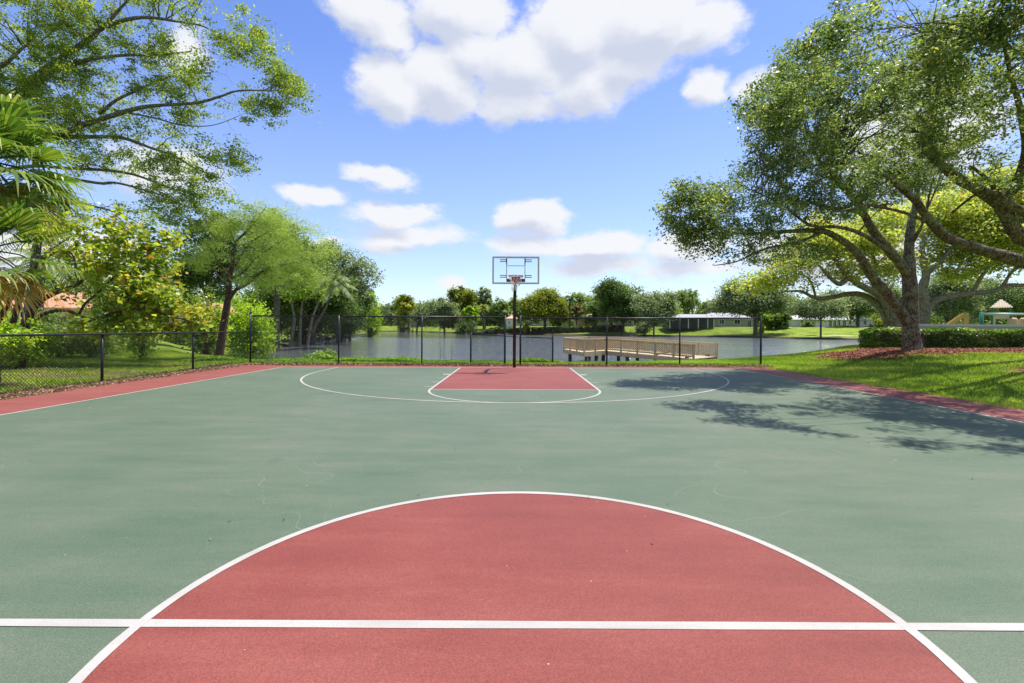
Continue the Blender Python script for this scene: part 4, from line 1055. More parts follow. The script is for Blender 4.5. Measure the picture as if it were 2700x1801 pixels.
rf.v.extend([tuple(c) for c in cs]); nq = len(rf.v); rf.face((nq-1, nq-2, nq-3, nq-4))
rf.build('roof', BEIGE, tw)
bl = MB(); x0, x1 = xs0+.05, xs1-.05; zt_ = P(2640, 831, YP).z
bl.box(x0, x1, YP-.05, YP+.05, P(2640, 841, YP).z, zt_); bl.box(x0, x0+.18, YP-.05, YP+.05, GP+.6, P(2640, 841, YP).z); bl.box(x1-.18, x1, YP-.05, YP+.05, GP+.6, P(2640, 841, YP).z)
bl.build('arch_panel', BEIGE, tw)
MB().box(xs0, xs1, YP+.08, YP+1.25, GP+.55, GP+.65).build('platform', TANP, tw)
tw.rotation_euler.z = -R(43); tw.scale = (.72, .72, 1)
sb = thing('swing_beam', 'long pale blue horizontal bar on a green post in front of the play tower', 'play bar', (34, 32.5, GP))
zb = P(2620, 828, 32.5).z
MB().tube([(Gx(2592, 32.5), 32.5, zb), (Gx(2790, 32.5), 32.5, zb)], .075, 12).build('bar', plain('pale_blue_bar', (.36, .44, .52), .4, .3), sb)
for u in (2588, 2780): MB().tube([(Gx(u, 32.5), 32.5, GP-.1), (Gx(u, 32.5), 32.5, P(u, 822, 32.5).z)], .11, 12).build('post', GREENP, sb)
sl = thing('yellow_ramp', 'yellow wooden climbing ramp rising to the right behind the low wall', 'play ramp', (Gx(2530, 31), 31, GP))
Yr = 31; q = MB()
a1, a2, a3, a4 = P(2498, 858, Yr), P(2541, 827, Yr), P(2549, 829, Yr), P(2549, 862, Yr)
YEL = plain('yellow_ramp_paint', (.62, .40, .13), .6)
for dy_ in (0, 1): MB().beam((a1.x, Yr+dy_, a1.z-.1), (a2.x, Yr+dy_, a2.z-.1), .12, .25).build('side_rail', YEL, sl)
MB().beam((a1.x, Yr+.5, a1.z-.25), (a2.x, Yr+.5, a2.z-.25), .88, .08).build('deck', YEL, sl)
MB().box(a2.x-.02, a3.x+.08, Yr-.08, Yr+1.08, GP-.1, a2.z+.03).build('tower_block', YEL, sl)
MB().box(Gx(2513, Yr), Gx(2521, Yr), Yr-.07, Yr+.07, GP-.1, P(2516, 846, Yr).z).build('post', YEL, sl)
sl.rotation_euler.z = -R(35); sl.scale = (.8, .8, 1)
for k, (u, lab, mt) in enumerate([(2672, 'tan play barrel just right of the play tower', TANP), (2700, 'tan play barrel at the right image edge', TANP)]):
    s_ = thing('play_barrel', lab, 'play barrel', (Gx(u, 33.5), 33.5, GP), 0, 'play barrels beside the tower')
    x = Gx(u, 33.5); zt_ = P(u, 838, 33.5).z
    mb = MB(); mb.tube([(x, 33.5, GP+.1), (x, 33.5, GP+.5), (x, 33.5, zt_-.12), (x, 33.5, zt_)], [.17, .24, .24, .14], 14); mb.build('drum', mt, s_)
    MB().tube([(x, 33.5, GP-.1), (x, 33.5, GP+.12)], .06, 8).build('foot', GREENP, s_)

# ------------------------------------------------------------------ park bench
bn = thing('park_bench', 'dark slatted bench facing the lake at the left end of the hedge', 'bench', (17.2, 25.4, gz(17.2, 25.4)))
Yb = 26.0; zg = gz(17.3, Yb); x0, x1 = Gx(2291, Yb), Gx(2333, Yb)
for k, v in enumerate((896, 901, 906)): 
    zz = P(2311, v, Yb).z; MB().box(x0, x1, Yb-.02+k*.02, Yb+.02+k*.02, zz-.035, zz+.035).build('back_slat', MAT['bench'], bn)
for k in range(4): MB().box(x0, x1, Yb+.10+k*.12, Yb+.19+k*.12, zg+.42, zg+.455).build('seat_slat', MAT['bench'], bn)
zt_ = P(2311, 895, Yb).z
for x in (x0+.12, x1-.12):
    MB().beam((x, Yb+.05, zg), (x, Yb-.0, zt_), .05, .05, (0, 1, 0)).build('leg', MAT['bench'], bn)
    MB().beam((x, Yb+.5, zg), (x, Yb+.5, zg+.42), .05, .05, (0, 1, 0)).build('leg', MAT['bench'], bn)
    MB().beam((x, Yb+.05, zg+.40), (x, Yb+.55, zg+.40), .05, .04).build('seat_support', MAT['bench'], bn)

# ------------------------------------------------------------------ dock
dk = thing('wooden_dock', 'pale timber fishing dock with slatted railings standing on piles in the lake', 'dock', (6, 33, WZ))
A = Vector((3.59, 36, 0)); B = Vector((4.5, 31.6, 0)); Cc = Vector((6.35, 33.9, 0)); D = Vector((10.6, 28.6, 0)); E = Vector((12.9, 30.8, 0)); Ff = Vector((8.3, 37.8, 0)); G2 = Vector((6.0, 40, 0))
zd = {'A': -.22, 'B': -.22, 'C': -.22, 'D': -.42, 'E': -.42, 'F': -.22, 'G': -.22}
pp = {'A': A, 'B': B, 'C': Cc, 'D': D, 'E': E, 'F': Ff, 'G': G2}
def dp(k, dz=0): v = pp[k]; return Vector((v.x, v.y, zd[k]+dz))
mb = MB()
for ks in (('A', 'B', 'C', 'F', 'G'), ('C', 'D', 'E', 'F')):
    top = [dp(k) for k in ks]; bt = [dp(k, -.05) for k in ks]; n0 = len(mb.v)
    mb.v += [tuple(x) for x in top]+[tuple(x) for x in bt]; m_ = len(ks)
    mb.face(tuple(n0+i for i in range(m_))); mb.face(tuple(n0+m_+m_-1-i for i in range(m_)))
    for i in range(m_): j = (i+1) % m_; mb.face((n0+m_+i, n0+m_+j, n0+j, n0+i))
mb.build('deck', MAT['wood'], dk)
edges = [('A', 'B', 3), ('B', 'C', 2), ('C', 'D', 5), ('G', 'A', 3), ('F', 'G', 2), ('F', 'E', 6)]
RH = .86
for e0, e1, npst in edges:
    p, q = dp(e0), dp(e1); d = (q-p).normalized()
    MB().beam(p+Vector((0, 0, -.16)), q+Vector((0, 0, -.16)), .05, .26).build('fascia', MAT['wood'], dk)
    r = MB()
    ext = d*.25 if e1 in ('D', 'E') else d*0
    r.beam(p+Vector((0, 0, RH)), q+ext+Vector((0, 0, RH)), .14, .04)
    r.beam(p+Vector((0, 0, RH-.09)), q+Vector((0, 0, RH-.09)), .04, .09)
    r.beam(p+Vector((0, 0, .12)), q+Vector((0, 0, .12)), .04, .09)
    L = (q-p).length; nb = int(L/.125)
    for i in range(1, nb): 
        c = p.lerp(q, i/nb)+Vector((0, 0, 0)); r.beam(c+Vector((0, 0, .16))+Vector((-d.y, d.x, 0))*.038, c+Vector((0, 0, RH-.06))+Vector((-d.y, d.x, 0))*.038, .055, .04, d)
    r.build('railing', MAT['wood'], dk)
    for i in range(npst+1):
        c = p.lerp(q, i/npst); 
        if i == npst and e1 not in ('D', 'E'): continue
        MB().beam(c+Vector((0, 0, -.28)), c+Vector((0, 0, RH-.02)), .10, .10, d).build('railing_post', MAT['wood'], dk)
for x, y in [(4.0, 35.5), (4.75, 32.2), (6.3, 34.6), (8.0, 37.4), (6.0, 39.4), (7.6, 32.7), (9.1, 35.9), (9.0, 30.9), (10.6, 33.7), (10.4, 29.1), (12.4, 31.0), (5.6, 33.4)]:
    MB().tube([(x, y, WZ-1.2), (x, y, -.30)], .13, 12, .02).build('pile', MAT['wood_dark'], dk)
for p_, q_ in [((3.9, 35.8), (8.0, 37.5)), ((4.6, 32.0), (8.2, 36.9)), ((7.5, 32.5), (9.2, 36.1)), ((9.0, 30.7), (10.8, 33.9))]:
    MB().beam((p_[0], p_[1], -.36), (q_[0], q_[1], -.36), .09, .2).build('cross_beam', MAT['wood_dark'], dk)

# ------------------------------------------------------------------ houses
PANE = plain('dark_window_glass', (.02, .025, .03), .12, var=.2, spec=.7)
def tile_roof(name, col, scale=3.0):
    m, t, out = mat_new(name)
    geo = N(t, 'ShaderNodeNewGeometry')
    w = N(t, 'ShaderNodeTexWave', wave_type='BANDS', bands_direction='X', i={'Vector': geo.outputs['Position'], 'Scale': scale, 'Distortion': .6, 'Detail': 2.0})
    n_ = N(t, 'ShaderNodeTexNoise', i={'Vector': geo.outputs['Position'], 'Scale': 1.5, 'Detail': 6.0})
    f = M(t, 'MULTIPLY_ADD', w.outputs['Fac'], .4, M(t, 'MULTIPLY', n_.outputs[0], .7))
    c = ramp(t, f, [(.2, tuple(x*.6 for x in col)), (.8, tuple(min(1, x*1.25) for x in col))])
    p = N(t, 'ShaderNodeBsdfPrincipled', i={'Base Color': c, 'Roughness': .85, 'Specular IOR Level': .2})
    t.links.new(p.outputs[0], out.inputs[0]); return m
ORANGE = tile_roof('orange_tile', (.52, .26, .15)); GREYR = tile_roof('grey_shingle', (.36, .35, .36), 2.0); TANR = tile_roof('tan_tile', (.50, .37, .28)); PINKR = tile_roof('pinkish_tile', (.46, .30, .24))
def house(label, x0, x1, Y, depth, zb, ze, zr, wallc, roofm, windows=(), doors=(), over=.6, hip=2.5, frame=None, cat='house'):
    root = thing('house', label, cat, ((x0+x1)/2, Y, zb))
    wm = plain('house_wall', wallc, .8, var=.05); fmx = frame or MAT['white']
    # wall with real openings in the front face
    ops = sorted([(a, b, c, d) for a, b, c, d in windows]+[(a, b, zb, d) for a, b, d in doors])
    mb = MB(); cx = x0
    mb.box(x0, x1, Y+.25, Y+depth, zb-1.5, ze)
    for a, b, c, d in ops:
        if a > cx: mb.box(cx, a, Y, Y+.25, zb-1.5, ze)
        mb.box(a, b, Y, Y+.25, d, ze); mb.box(a, b, Y, Y+.25, zb-1.5, c)
        cx = b
    mb.box(cx, x1, Y, Y+.25, zb-1.5, ze)
    mb.build('wall', wm, root)
    rf = MB(); a = Vector((x0-over, Y-over, ze)); b = Vector((x1+over, Y-over, ze)); c = Vector((x1+over, Y+depth+over, ze)); d = Vector((x0-over, Y+depth+over, ze))
    r0 = Vector((x0+hip, Y+depth/2, zr)); r1 = Vector((x1-hip, Y+depth/2, zr))
    n0 = len(rf.v); rf.v += [tuple(q) for q in (a, b, c, d, r0, r1)]+[tuple(q-Vector((0, 0, .2))) for q in (a, b, c, d)]
    for f_ in [(0, 1, 5, 4), (1, 2, 5), (2, 3, 4, 5), (3, 0, 4), (0, 6, 7, 1), (1, 7, 8, 2), (2, 8, 9, 3), (3, 9, 6, 0), (6, 9, 8, 7)]: rf.face(f_)
    rf.build('roof', roofm, root)
    for a, b, c, d in windows:
        f = MB(); w = .18
        f.box(a-w, b+w, Y-.05, Y+.1, d, d+w); f.box(a-w, b+w, Y-.07, Y+.1, c-w, c); f.box(a-w, a, Y-.048, Y+.1, c, d); f.box(b, b+w, Y-.048, Y+.1, c, d)
        f.box((a+b)/2-.04, (a+b)/2+.04, Y+.05, Y+.12, c, d)
        fo = f.build('window', fmx, root)
        MB().box(a, b, Y+.13, Y+.15, c, d).build('pane', PANE, fo)
    for a, b, d in doors:
        f = MB(); f.box(a-.08, a, Y-.03, Y+.1, zb, d); f.box(b, b+.08, Y-.03, Y+.1, zb, d); f.box(a-.08, b+.08, Y-.034, Y+.1, d, d+.1); f.box((a+b)/2-.05, (a+b)/2+.05, Y+.04, Y+.12, zb, d)
        fo = f.build('door', fmx, root); MB().box(a, b, Y+.13, Y+.15, zb, d).build('pane', PANE, fo)
    return root
def wx(u, Y): return (u-U0)*Y/F
def vz(v, u, Y): return P(u, v, Y).z
# house 1 (grey-green, grey roof, screened pool cage)
Y1 = 166
h1 = house('single storey grey green house with grey roof and white framed windows across the lake', wx(1860, Y1), wx(1990, Y1), Y1, 12, vz(862.5, 1920, Y1), vz(841, 1920, Y1), vz(823.5, 1900, Y1),
           (.36, .40, .33), GREYR, [(wx(1897, Y1), wx(1909, Y1), vz(854, 1903, Y1), vz(843.5, 1903, Y1)), (wx(1937, Y1), wx(1951, Y1), vz(854, 1944, Y1), vz(843.5, 1944, Y1))], [(wx(1972, Y1), wx(1980, Y1), vz(845, 1976, Y1))], hip=4)
# screen cage in front-left
cg = thing('screen_enclosure', 'dark mesh pool enclosure with white posts attached left of the grey green house', 'screen enclosure', (wx(1822, Y1-2), Y1-2, vz(862.5, 1822, Y1)))
xs = [wx(u, Y1-4) for u in (1766, 1791, 1815, 1841, 1866, 1882)]; z0_ = vz(862.5, 1822, Y1-4); z1_ = vz(839, 1822, Y1-4); z2_ = vz(827.5, 1822, Y1-4)
scr, t, out = mat_new('dark_screen_mesh')
tcx = N(t, 'ShaderNodeTexCoord')
p = N(t, 'ShaderNodeBsdfPrincipled', i={'Base Color': (.05, .052, .055, 1), 'Roughness': .7}); tr = N(t, 'ShaderNodeBsdfTransparent')
mx = N(t, 'ShaderNodeMixShader', i={0: .66, 1: tr.outputs[0], 2: p.outputs[0]}); t.links.new(mx.outputs[0], out.inputs[0])
MB().box(xs[0], xs[-1], Y1-4, Y1-3.96, z0_-.5, z1_).build('screen', scr, cg)
MB().box(xs[0], xs[0]+.04, Y1-3.9, Y1+4, z0_-.5, z1_).build('screen', scr, cg)
for x in xs: MB().box(x-.14, x+.14, Y1-4.1, Y1-3.95, z0_-.5, z1_+.1).build('post', MAT['white'], cg)
rfm = MB(); x0, x1 = xs[0]-.3, xs[-1]+.3
n0 = 0; rfm.v += [(x0, Y1-4.4, z1_), (x1, Y1-4.4, z1_), (x1-.5, Y1+1, z2_), (x0+5, Y1+1, z2_), (x0, Y1+6, z1_), (x1, Y1+6, z1_)]
for f_ in [(0, 1, 2, 3), (0, 3, 4), (3, 2, 5, 4), (1, 5, 2)]: rfm.face(f_)
rfm.build('roof_screen', plain('grey_roof_screen', (.34, .34, .35), .8), cg)
MB().box(xs[0]+1, xs[-1], Y1+1.5, Y1+1.7, z0_-.5, z1_-.2).build('back_wall', plain('lanai_wall', (.2, .2, .19), .8), cg)
# house 2 (white) on the right
Y2 = 152
zb2, ze2 = vz(864, 2230, Y2), vz(842.5, 2200, Y2)
ws = [(wx(a, Y2), wx(b, Y2), zb2+.3 if tall else zb2+1.0, ze2-.35) for a, b, tall in [(2112, 2117, 1), (2134, 2140, 1), (2146, 2151, 1), (2186, 2193, 1), (2197, 2204, 1), (2208, 2215, 1), (2238, 2244, 0), (2255, 2262, 0), (2277, 2284, 0)]]
house('long white house with light roof and tall dark window openings at the right far shore', wx(2098, Y2), wx(2304, Y2), Y2, 14, zb2, ze2, vz(829, 2200, Y2), (.72, .70, .66), tile_roof('pale_roof', (.62, .60, .60), 1.5), ws, [(wx(2222, Y2), wx(2230, Y2), ze2-.35)], hip=5)
# house 3, 4, 5 centre / far left
Y3 = 200
house('pale green walled house with tan hip roof seen under the domed tree', wx(1388, Y3), wx(1448, Y3), Y3, 12, vz(862, 1400, Y3), vz(842, 1400, Y3), vz(825, 1410, Y3), (.50, .52, .44), TANR, [(wx(1398, Y3), wx(1404, Y3), vz(856, 1400, Y3), vz(848, 1400, Y3))], hip=4)
house('small pale house with tan roof peeking over the hedge just left of the hoop pole', wx(1334, Y3), wx(1362, Y3), Y3+6, 12, vz(862, 1340, Y3), vz(839, 1340, Y3), vz(828, 1350, Y3), (.6, .58, .52), TANR, [(wx(1340, Y3), wx(1344, Y3), vz(854, 1340, Y3), vz(846, 1340, Y3))], hip=3)
Y4 = 188
house('tan walled house with brown tile roof half hidden behind the dark blue green oak', wx(1525, Y4), wx(1672, Y4), Y4, 14, vz(862, 1600, Y4), vz(840, 1600, Y4), vz(826, 1600, Y4), (.46, .34, .2), TANR, [(wx(1606, Y4), wx(1616, Y4), vz(858, 1600, Y4), vz(845, 1600, Y4))], [(wx(1656, Y4), wx(1664, Y4), vz(845, 1660, Y4))], hip=6)
Y5 = 310
house('low house with pinkish roof far off between slim trunks left of centre', wx(1034, Y5), wx(1122, Y5), Y5, 14, gz(wx(1060, Y5), Y5), vz(846, 1060, Y5), vz(836, 1060, Y5), (.45, .33, .28), PINKR, [(wx(1050, Y5), wx(1058, Y5), vz(854, 1050, Y5), vz(848, 1050, Y5))], hip=5)
# left houses
Y6 = 58
house('cream house with orange tile roof behind the bent stems at the left edge', wx(-60, Y6), wx(185, Y6), Y6, 12, gz(wx(60, Y6), Y6), vz(811, 60, Y6), vz(762, 60, Y6), (.62, .50, .33), ORANGE,
      [(wx(55, Y6), wx(75, Y6), vz(848, 60, Y6), vz(822, 60, Y6)), (wx(110, Y6), wx(128, Y6), vz(848, 60, Y6), vz(822, 60, Y6))], hip=3)
Y7 = 82
house('second house with faded orange roof glimpsed left of the feathery tree trunk', wx(440, Y7), wx(570, Y7), Y7, 12, gz(wx(500, Y7), Y7), vz(822, 500, Y7), vz(795, 500, Y7), (.55, .45, .36), ORANGE,
      [(wx(500, Y7), wx(512, Y7), vz(848, 500, Y7), vz(832, 500, Y7))], hip=3)

# ------------------------------------------------------------------ trees and bushes around the lake
G1 = 'trees on the far shore'
ft = far_tree
ft('dark rounded tree between the round leaved tree and the feathery tree', 455, 640, 560, 800, 44, mat='dark', n=260, per=60, size=.22, cr=.75, trunk_r=.25, name='evergreen_tree')
ft('tall bright green tree rising behind the feathery tree', 610, 850, 560, 790, 56, mat='mid', n=420, per=60, size=.26, cr=.9, lobes=12, name='broadleaf_tree', tb=.12)
ft('big grey green tree at the right end of the left clump', 800, 985, 640, 800, 84, mat='grey', n=340, per=46, size=.33, cr=1.1, lobes=11, name='broadleaf_tree')
ft('broad dark tree behind the small palm in the left clump', 700, 950, 690, 872, 74, mat='dark', n=380, per=56, size=.32, cr=1.1, lobes=12, name='evergreen_tree')
ft('low dark tree hanging to the water at the right end of the left clump', 860, 985, 740, 885, 92, mat='dark', n=240, per=50, size=.36, cr=1.1, name='evergreen_tree', tb=.08)
ft('mid green tree low behind the three pale stems', 640, 800, 730, 866, 70, mat='mid', n=240, per=50, size=.30, cr=1.0, name='broadleaf_tree')
bush('dark understory bush behind the three pale trunks, left one', 640, 760, 790, 885, 71, 'dark', 'dark understory of the left clump', n=150, per=50, size=.28, dY=3)
bush('dark understory bush behind the three pale trunks, right one', 740, 870, 785, 885, 78, 'dark', 'dark understory of the left clump', n=160, per=50, size=.3, dY=3)
bush('dark vine covered bush above the rocks at the waterline', 840, 950, 790, 890, 97, 'dark', 'dark understory of the left clump', n=160, per=50, size=.36, dY=3, tb=.08)
bush('bright lime bush at the tip of the left clump beside the water', 945, 1008, 755, 880, 128, 'bright', n=120, per=50, size=.42, name='lime_bush', dY=4)
bush('large bright green bush right of the feathery tree trunk', 600, 720, 765, 876, 34, 'bright', n=190, per=60, size=.15, name='lime_bush', dY=2)
bush('bright green bush left of the feathery tree trunk behind the low fence', 505, 600, 775, 882, 31, 'bright', n=150, per=60, size=.14, name='lime_bush', dY=1.6, tb=-.05)
bush('yellow green shrub with a few orange leaves in front of the dark tree', 500, 585, 735, 800, 30, 'grape', n=60, per=36, size=.15, name='yellow_shrub', dY=1.2)
bush('bright weedy bush at the water behind the tall fence, left part', 800, 885, 925, 962, 21.6, 'weed', n=30, per=36, size=.12, name='weedy_bush', dY=.5)
bush('fresh green fern bush under the round leaved tree', 330, 420, 852, 905, 22, 'bright', n=40, per=40, size=.10, name='fern_bush', dY=.6)
for k, (u, v0, v1, lab, m_) in enumerate([(-40, 838, 935, 'leafy dark shrub at the left image edge behind the low fence', 'bright'), (60, 848, 930, 'leafy shrub under the bent stems, second from the left edge', 'bright'), (150, 852, 915, 'low leafy shrub under the arching stem', 'mid'), (240, 858, 905, 'low shrub right of the arching stem foot', 'mid')]):
    bush(lab, u-62, u+62, v0, v1, 15.8 if k < 2 else 23.0, m_, 'shrubs behind the left fence', 'leafy_shrub', 95, 46, .11, dY=1.0, tb=.15)
bush('rounded green shrub in front of the orange roofed house, under the bent stems', 95, 215, 800, 868, 30, 'mid', n=90, per=40, size=.16, dY=1.4)
bush('light green shrub at the left image edge in front of the orange roofed house', -45, 50, 790, 868, 28, 'bright', n=80, per=40, size=.16, dY=1.3)
bush('tangled green shrub filling the gap under the round leaved tree', 215, 330, 812, 872, 27, 'mid', n=90, per=40, size=.15, dY=1.3)
bush('dark shrub between two front windows of the long white house', 2112, 2150, 846, 868, 149, 'mid', n=50, per=34, size=.4, dY=1.4)
bush('pale shrub beside the patio chair by the long white house', 2286, 2304, 850, 868, 148, 'grey', n=30, per=30, size=.4, dY=1.2)
# slender pale stems
for k, (ub, ut, lab) in enumerate([(764, 770, 'slim pale bending trunk, leftmost of the three behind the tall fence'), (790, 797, 'slim pale upright trunk, middle one of the three behind the tall fence'), (808, 838, 'slim pale trunk leaning right, rightmost of the three behind the tall fence')]):
    Yk = 64+k; b0 = P(ub, 878, Yk); b0.z = gz(b0.x, Yk)
    tt = P(ut, 800, Yk)
    r = thing('slender_tree', lab, 'tree', b0, 0, 'slim pale trunks by the inlet')
    mid = P((ub+ut)/2+(9 if k == 0 else -1), 845, Yk)
    mb = MB(); nodes = build_limbs(mb, [[(b0-Vector((0, 0, .2)), .24), (mid, .18), (tt, .13), (tt+Vector((.6, 0, 1.6)), .05)], [(tt, .09), (tt+Vector((-1, 0, 1.8)), .04)]], 8, .05)
    C = crown_clusters([((tt.x, Yk, tt.z+1.8), (2.0, 1.5, 1.3))], 34, .4); twigs(mb, nodes, C, sec=6, r0=.05)
    mb.build('trunk', MAT['bark_pale'], r); foliage('crown', C, MAT['bright'], r, 34, .7, .28, .7)
b0 = P(845, 880, 62); b0.z = gz(b0.x, 62)
feather_palm('drooping feather palm in front of the left clump by the inlet', tuple(P(820, 872, 63)), tuple(P(880, 745, 60)), 20, 3.3, 'palm_dry' if False else 'grey', rt=.15, leafw=.16)
feather_palm('pale palm trunk rising behind the fan palms at the left edge', (P(55, 850, 24).x, 24, gz(P(55, 850, 24).x, 24)), tuple(P(100, 615, 24)), 14, 2.3, 'grey', name='palm', rt=.2, leafw=.06)
feather_palm('pale drooping palm behind the bent stems near the orange roof', (P(95, 850, 33).x, 33, gz(P(95, 850, 33).x, 33)), tuple(P(110, 690, 33)), 14, 2.9, 'grey', name='palm', rt=.22, leafw=.09)
far_tree('hazy green tree behind the orange roofed house', 100, 260, 700, 800, 74, mat='grey', n=160, per=40, size=.3, cr=1.2)
far_tree('green tree seen through the gap left of the feathery tree', 400, 520, 690, 830, 70, mat='grey', n=160, per=40, size=.3, cr=1.1)
far_tree('leafy tree low behind the round leaved tree', 230, 420, 720, 860, 46, mat='mid', n=200, per=40, size=.2, cr=.9)
bush('low hedge like shrub at the foot of the second orange roofed house', 420, 520, 858, 882, 50, 'mid', n=60, per=40, size=.2, dY=1.4)

# far shore, left to right (u0,u1,vtop,vcrown,Y,utrunk,mat,label)
far = [
 (1003, 1095, 783, 856, 262, 1057, 'grey', 'olive grey tree at the left end of the far shore beside the lime bush', {}),
 (1044, 1098, 774, 850, 248, 1077, 'olive', 'slim yellowish tree with a pointed top left of the hoop, far shore', {}),
 (1085, 1160, 795, 858, 240, 1100, 'grey', 'low grey green tree right of the slim yellowish tree', {}),
 (1128, 1215, 790, 862, 205, 1172, 'grey', 'spreading grey green tree near the water with a short dark trunk', {'n': 170}),
 (1150, 1176, 783, 830, 230, 1160, 'dark', 'small pointed conifer like tree above the grey green tree', {}),
 (1182, 1262, 758, 840, 215, 1220, 'olive', 'tall dense dark green tree with rounded top left of the hoop', {'tb': -.2, 'n': 240}),
 (1255, 1304, 757, 815, 222, 1280, 'grey', 'see through greyish tree joined to the dense rounded one', {'n': 70}),
 (1222, 1266, 806, 850, 196, 1244, 'bright', 'bright green small tree in front of the tall dense one', {'tb': -.1}),
 (1288, 1350, 792, 850, 215, 1318, 'mid', 'dark green tree behind the hedge just left of the pole', {}),
 (1325, 1400, 788, 850, 225, 1358, 'mid', 'dark green tree directly behind the pole', {}),
 (1372, 1498, 760, 842, 178, 1437, 'olive', 'round domed yellow green tree right of the hoop pole', {'domed': 1, 'n': 420, 'per': 46, 'lobes': 16, 'tb': -.12}),
 (1450, 1500, 800, 856, 186, 1470, 'olive', 'low yellow green tree tucked right of the domed tree', {}),
 (1500, 1540, 798, 850, 182, 1520, 'bare', 'half bare tan tree beside the small palm', {'n': 60, 'per': 26}),
 (1486, 1580, 768, 835, 225, 1540, 'mid', 'dark green tree in the rear row behind the small palm', {}),
 (1538, 1610, 790, 858, 178, 1570, 'mid', 'mid green tree left of the dark blue green oak', {}),
 (1566, 1696, 734, 852, 168, 1643, 'mid', 'big dark blue green oak, tallest tree on the far shore', {'n': 330, 'per': 44, 'lobes': 13, 'tb': -.15, 'trunk_r': .45}),
 (1668, 1795, 768, 850, 152, 1724, 'grey', 'light green oak with thin dark trunk close to the shore', {'n': 280, 'lobes': 12, 'trunk_r': .28}),
 (1745, 1800, 790, 862, 178, 1772, 'mid', 'green tree left of the screened enclosure', {}),
 (1765, 1850, 763, 838, 215, 1806, 'mid', 'rear row tree behind the grey roofed house', {}),
 (1835, 1905, 790, 840, 225, 1870, 'grey', 'hazy rear tree above the grey roof', {}),
 (1884, 2062, 736, 826, 144, 1992, 'grey', 'wide oak with forked dark trunk in front of the grey green house', {'n': 420, 'per': 44, 'lobes': 15, 'trunk_r': .6, 'tb': -.12, 'holes': 1}),
 (2006, 2040, 828, 866, 152, 2022, 'bright', 'small bright green tree right of the wide oak', {'tb': -.15}),
 (2036, 2080, 826, 866, 150, 2058, 'mid', 'small dark green tree left of the long white house', {}),
 (2010, 2120, 770, 850, 190, 2060, 'grey', 'green rear tree above the left end of the white house', {}),
 (2095, 2225, 782, 842, 124, 2164, 'grey', 'small oak with round crown and slim trunk on the right far lawn', {'n': 260, 'trunk_r': .22}),
 (2195, 2310, 778, 838, 140, 2262, 'grey', 'oak with dark hanging crown in front of the long white house', {'n': 240, 'tb': -.1}),
 (2130, 2240, 762, 830, 200, 2190, 'grey', 'rear tree above the roof of the long white house', {}),
 (2270, 2420, 745, 850, 150, 2360, 'grey', 'big grey green tree behind the leaning oak', {'n': 220}),
 (2440, 2570, 715, 860, 60, 2500, 'grey', 'dense grey green tree behind the yellow ramp', {'n': 260, 'per': 50}),
 (2540, 2680, 730, 860, 66, 2610, 'grey', 'dense grey green tree behind the play tower', {'n': 260, 'per': 50}),
 (2630, 2800, 745, 860, 50, 2700, 'dark', 'dark tree at the right edge behind the playground', {'n': 200, 'per': 50}),
]
for u0, u1, v0, v1, Y, ut, mt, lab, kw in far:
    kw = dict(kw); kw['per'] = int(kw.get('per', 34)*1.5); kw.setdefault('clump', .5)
    kw = dict(kw); kw.pop('holes', None); nn_ = kw.pop('n', 110)
    far_tree(lab, u0, u1, v0, v1+(7 if Y > 140 else 3), Y, ut, mt, G1 if Y > 100 else None, name='shade_tree', n=nn_, **kw)
# distant backdrop trees (rear row), each its own crown
k = 0
rear = [(1110, 1200, 800, 300, 'left of the dense rounded tree'), (1200, 1290, 797, 305, 'behind the dense rounded tree'), (1270, 1340, 803, 300, 'left of the pole, above the hedge'), (1020, 1110, 805, 330, 'behind the pinkish roofed house'),
        (1590, 1680, 790, 260, 'behind the dark blue green oak'), (1680, 1780, 785, 255, 'behind the light green oak'), (1860, 1960, 800, 250, 'above the ridge of the grey roof'), (1950, 2040, 800, 240, 'behind the wide oak'), (940, 1040, 812, 320, 'behind the lime bush'), (1420, 1500, 790, 260, 'behind the domed tree'), (2330, 2450, 770, 220, 'behind the trunk of the leaning oak')]
for u0, u1, v0, Y, w in rear:
    u0 -= 18; u1 += 18; v0 -= 4
    far_tree('muted green tree of the farthest row '+w, u0, u1, v0, 866, Y, None, 'grey' if k % 2 else 'mid', 'farthest row of trees', name='distant_tree', n=210, per=40, tb=-.08); k += 1
feather_palm('small cabbage palm left of the hoop on the far shore', (wx(1276, 205), 205, gz(wx(1276, 205), 205)), tuple(P(1275, 808, 205)), 18, 3.2, 'olive', name='palm', rt=.5, leafw=.7, dens=10, group='palms on the far shore')
feather_palm('tall dark feather palm beside the half bare tree', (wx(1502, 180), 180, gz(wx(1502, 180), 180)), tuple(P(1502, 786, 180)), 15, 3.6, 'dark', name='palm', rt=.3, leafw=.6, dens=10, group='palms on the far shore')
feather_palm('feather palm standing above the left end of the grey roof', (wx(1826, 190), 190, gz(wx(1826, 190), 190)), tuple(P(1826, 772, 190)), 15, 4.0, 'grey', name='palm', rt=.3, leafw=.6, dens=10, group='palms on the far shore')
# far-off wood that reads as one mass behind everything
Cw = []
for i in range(4600):
    a = R(random.uniform(-52, 62)); Rr = random.uniform(330, 380) if a < R(28) else random.uniform(250, 300)
    if a < R(-26): Rr = random.uniform(150, 190)
    top_ = Rr*(.045+.006*math.sin(a*31)+.004*math.sin(a*77+1)+.003*math.sin(a*190))
    x_, y_ = Rr*math.sin(a), Rr*math.cos(a)
    Cw.append((x_, y_, 1.2+top_*random.random()**1.15))
tag(foliage('distant_woods', np.array(Cw), MAT['mid'], None, 26, 3.4, 1.25, .8, .8, clump_amp=.5), 'continuous band of far-off woods on the horizon behind the houses', 'woods', kind='stuff')
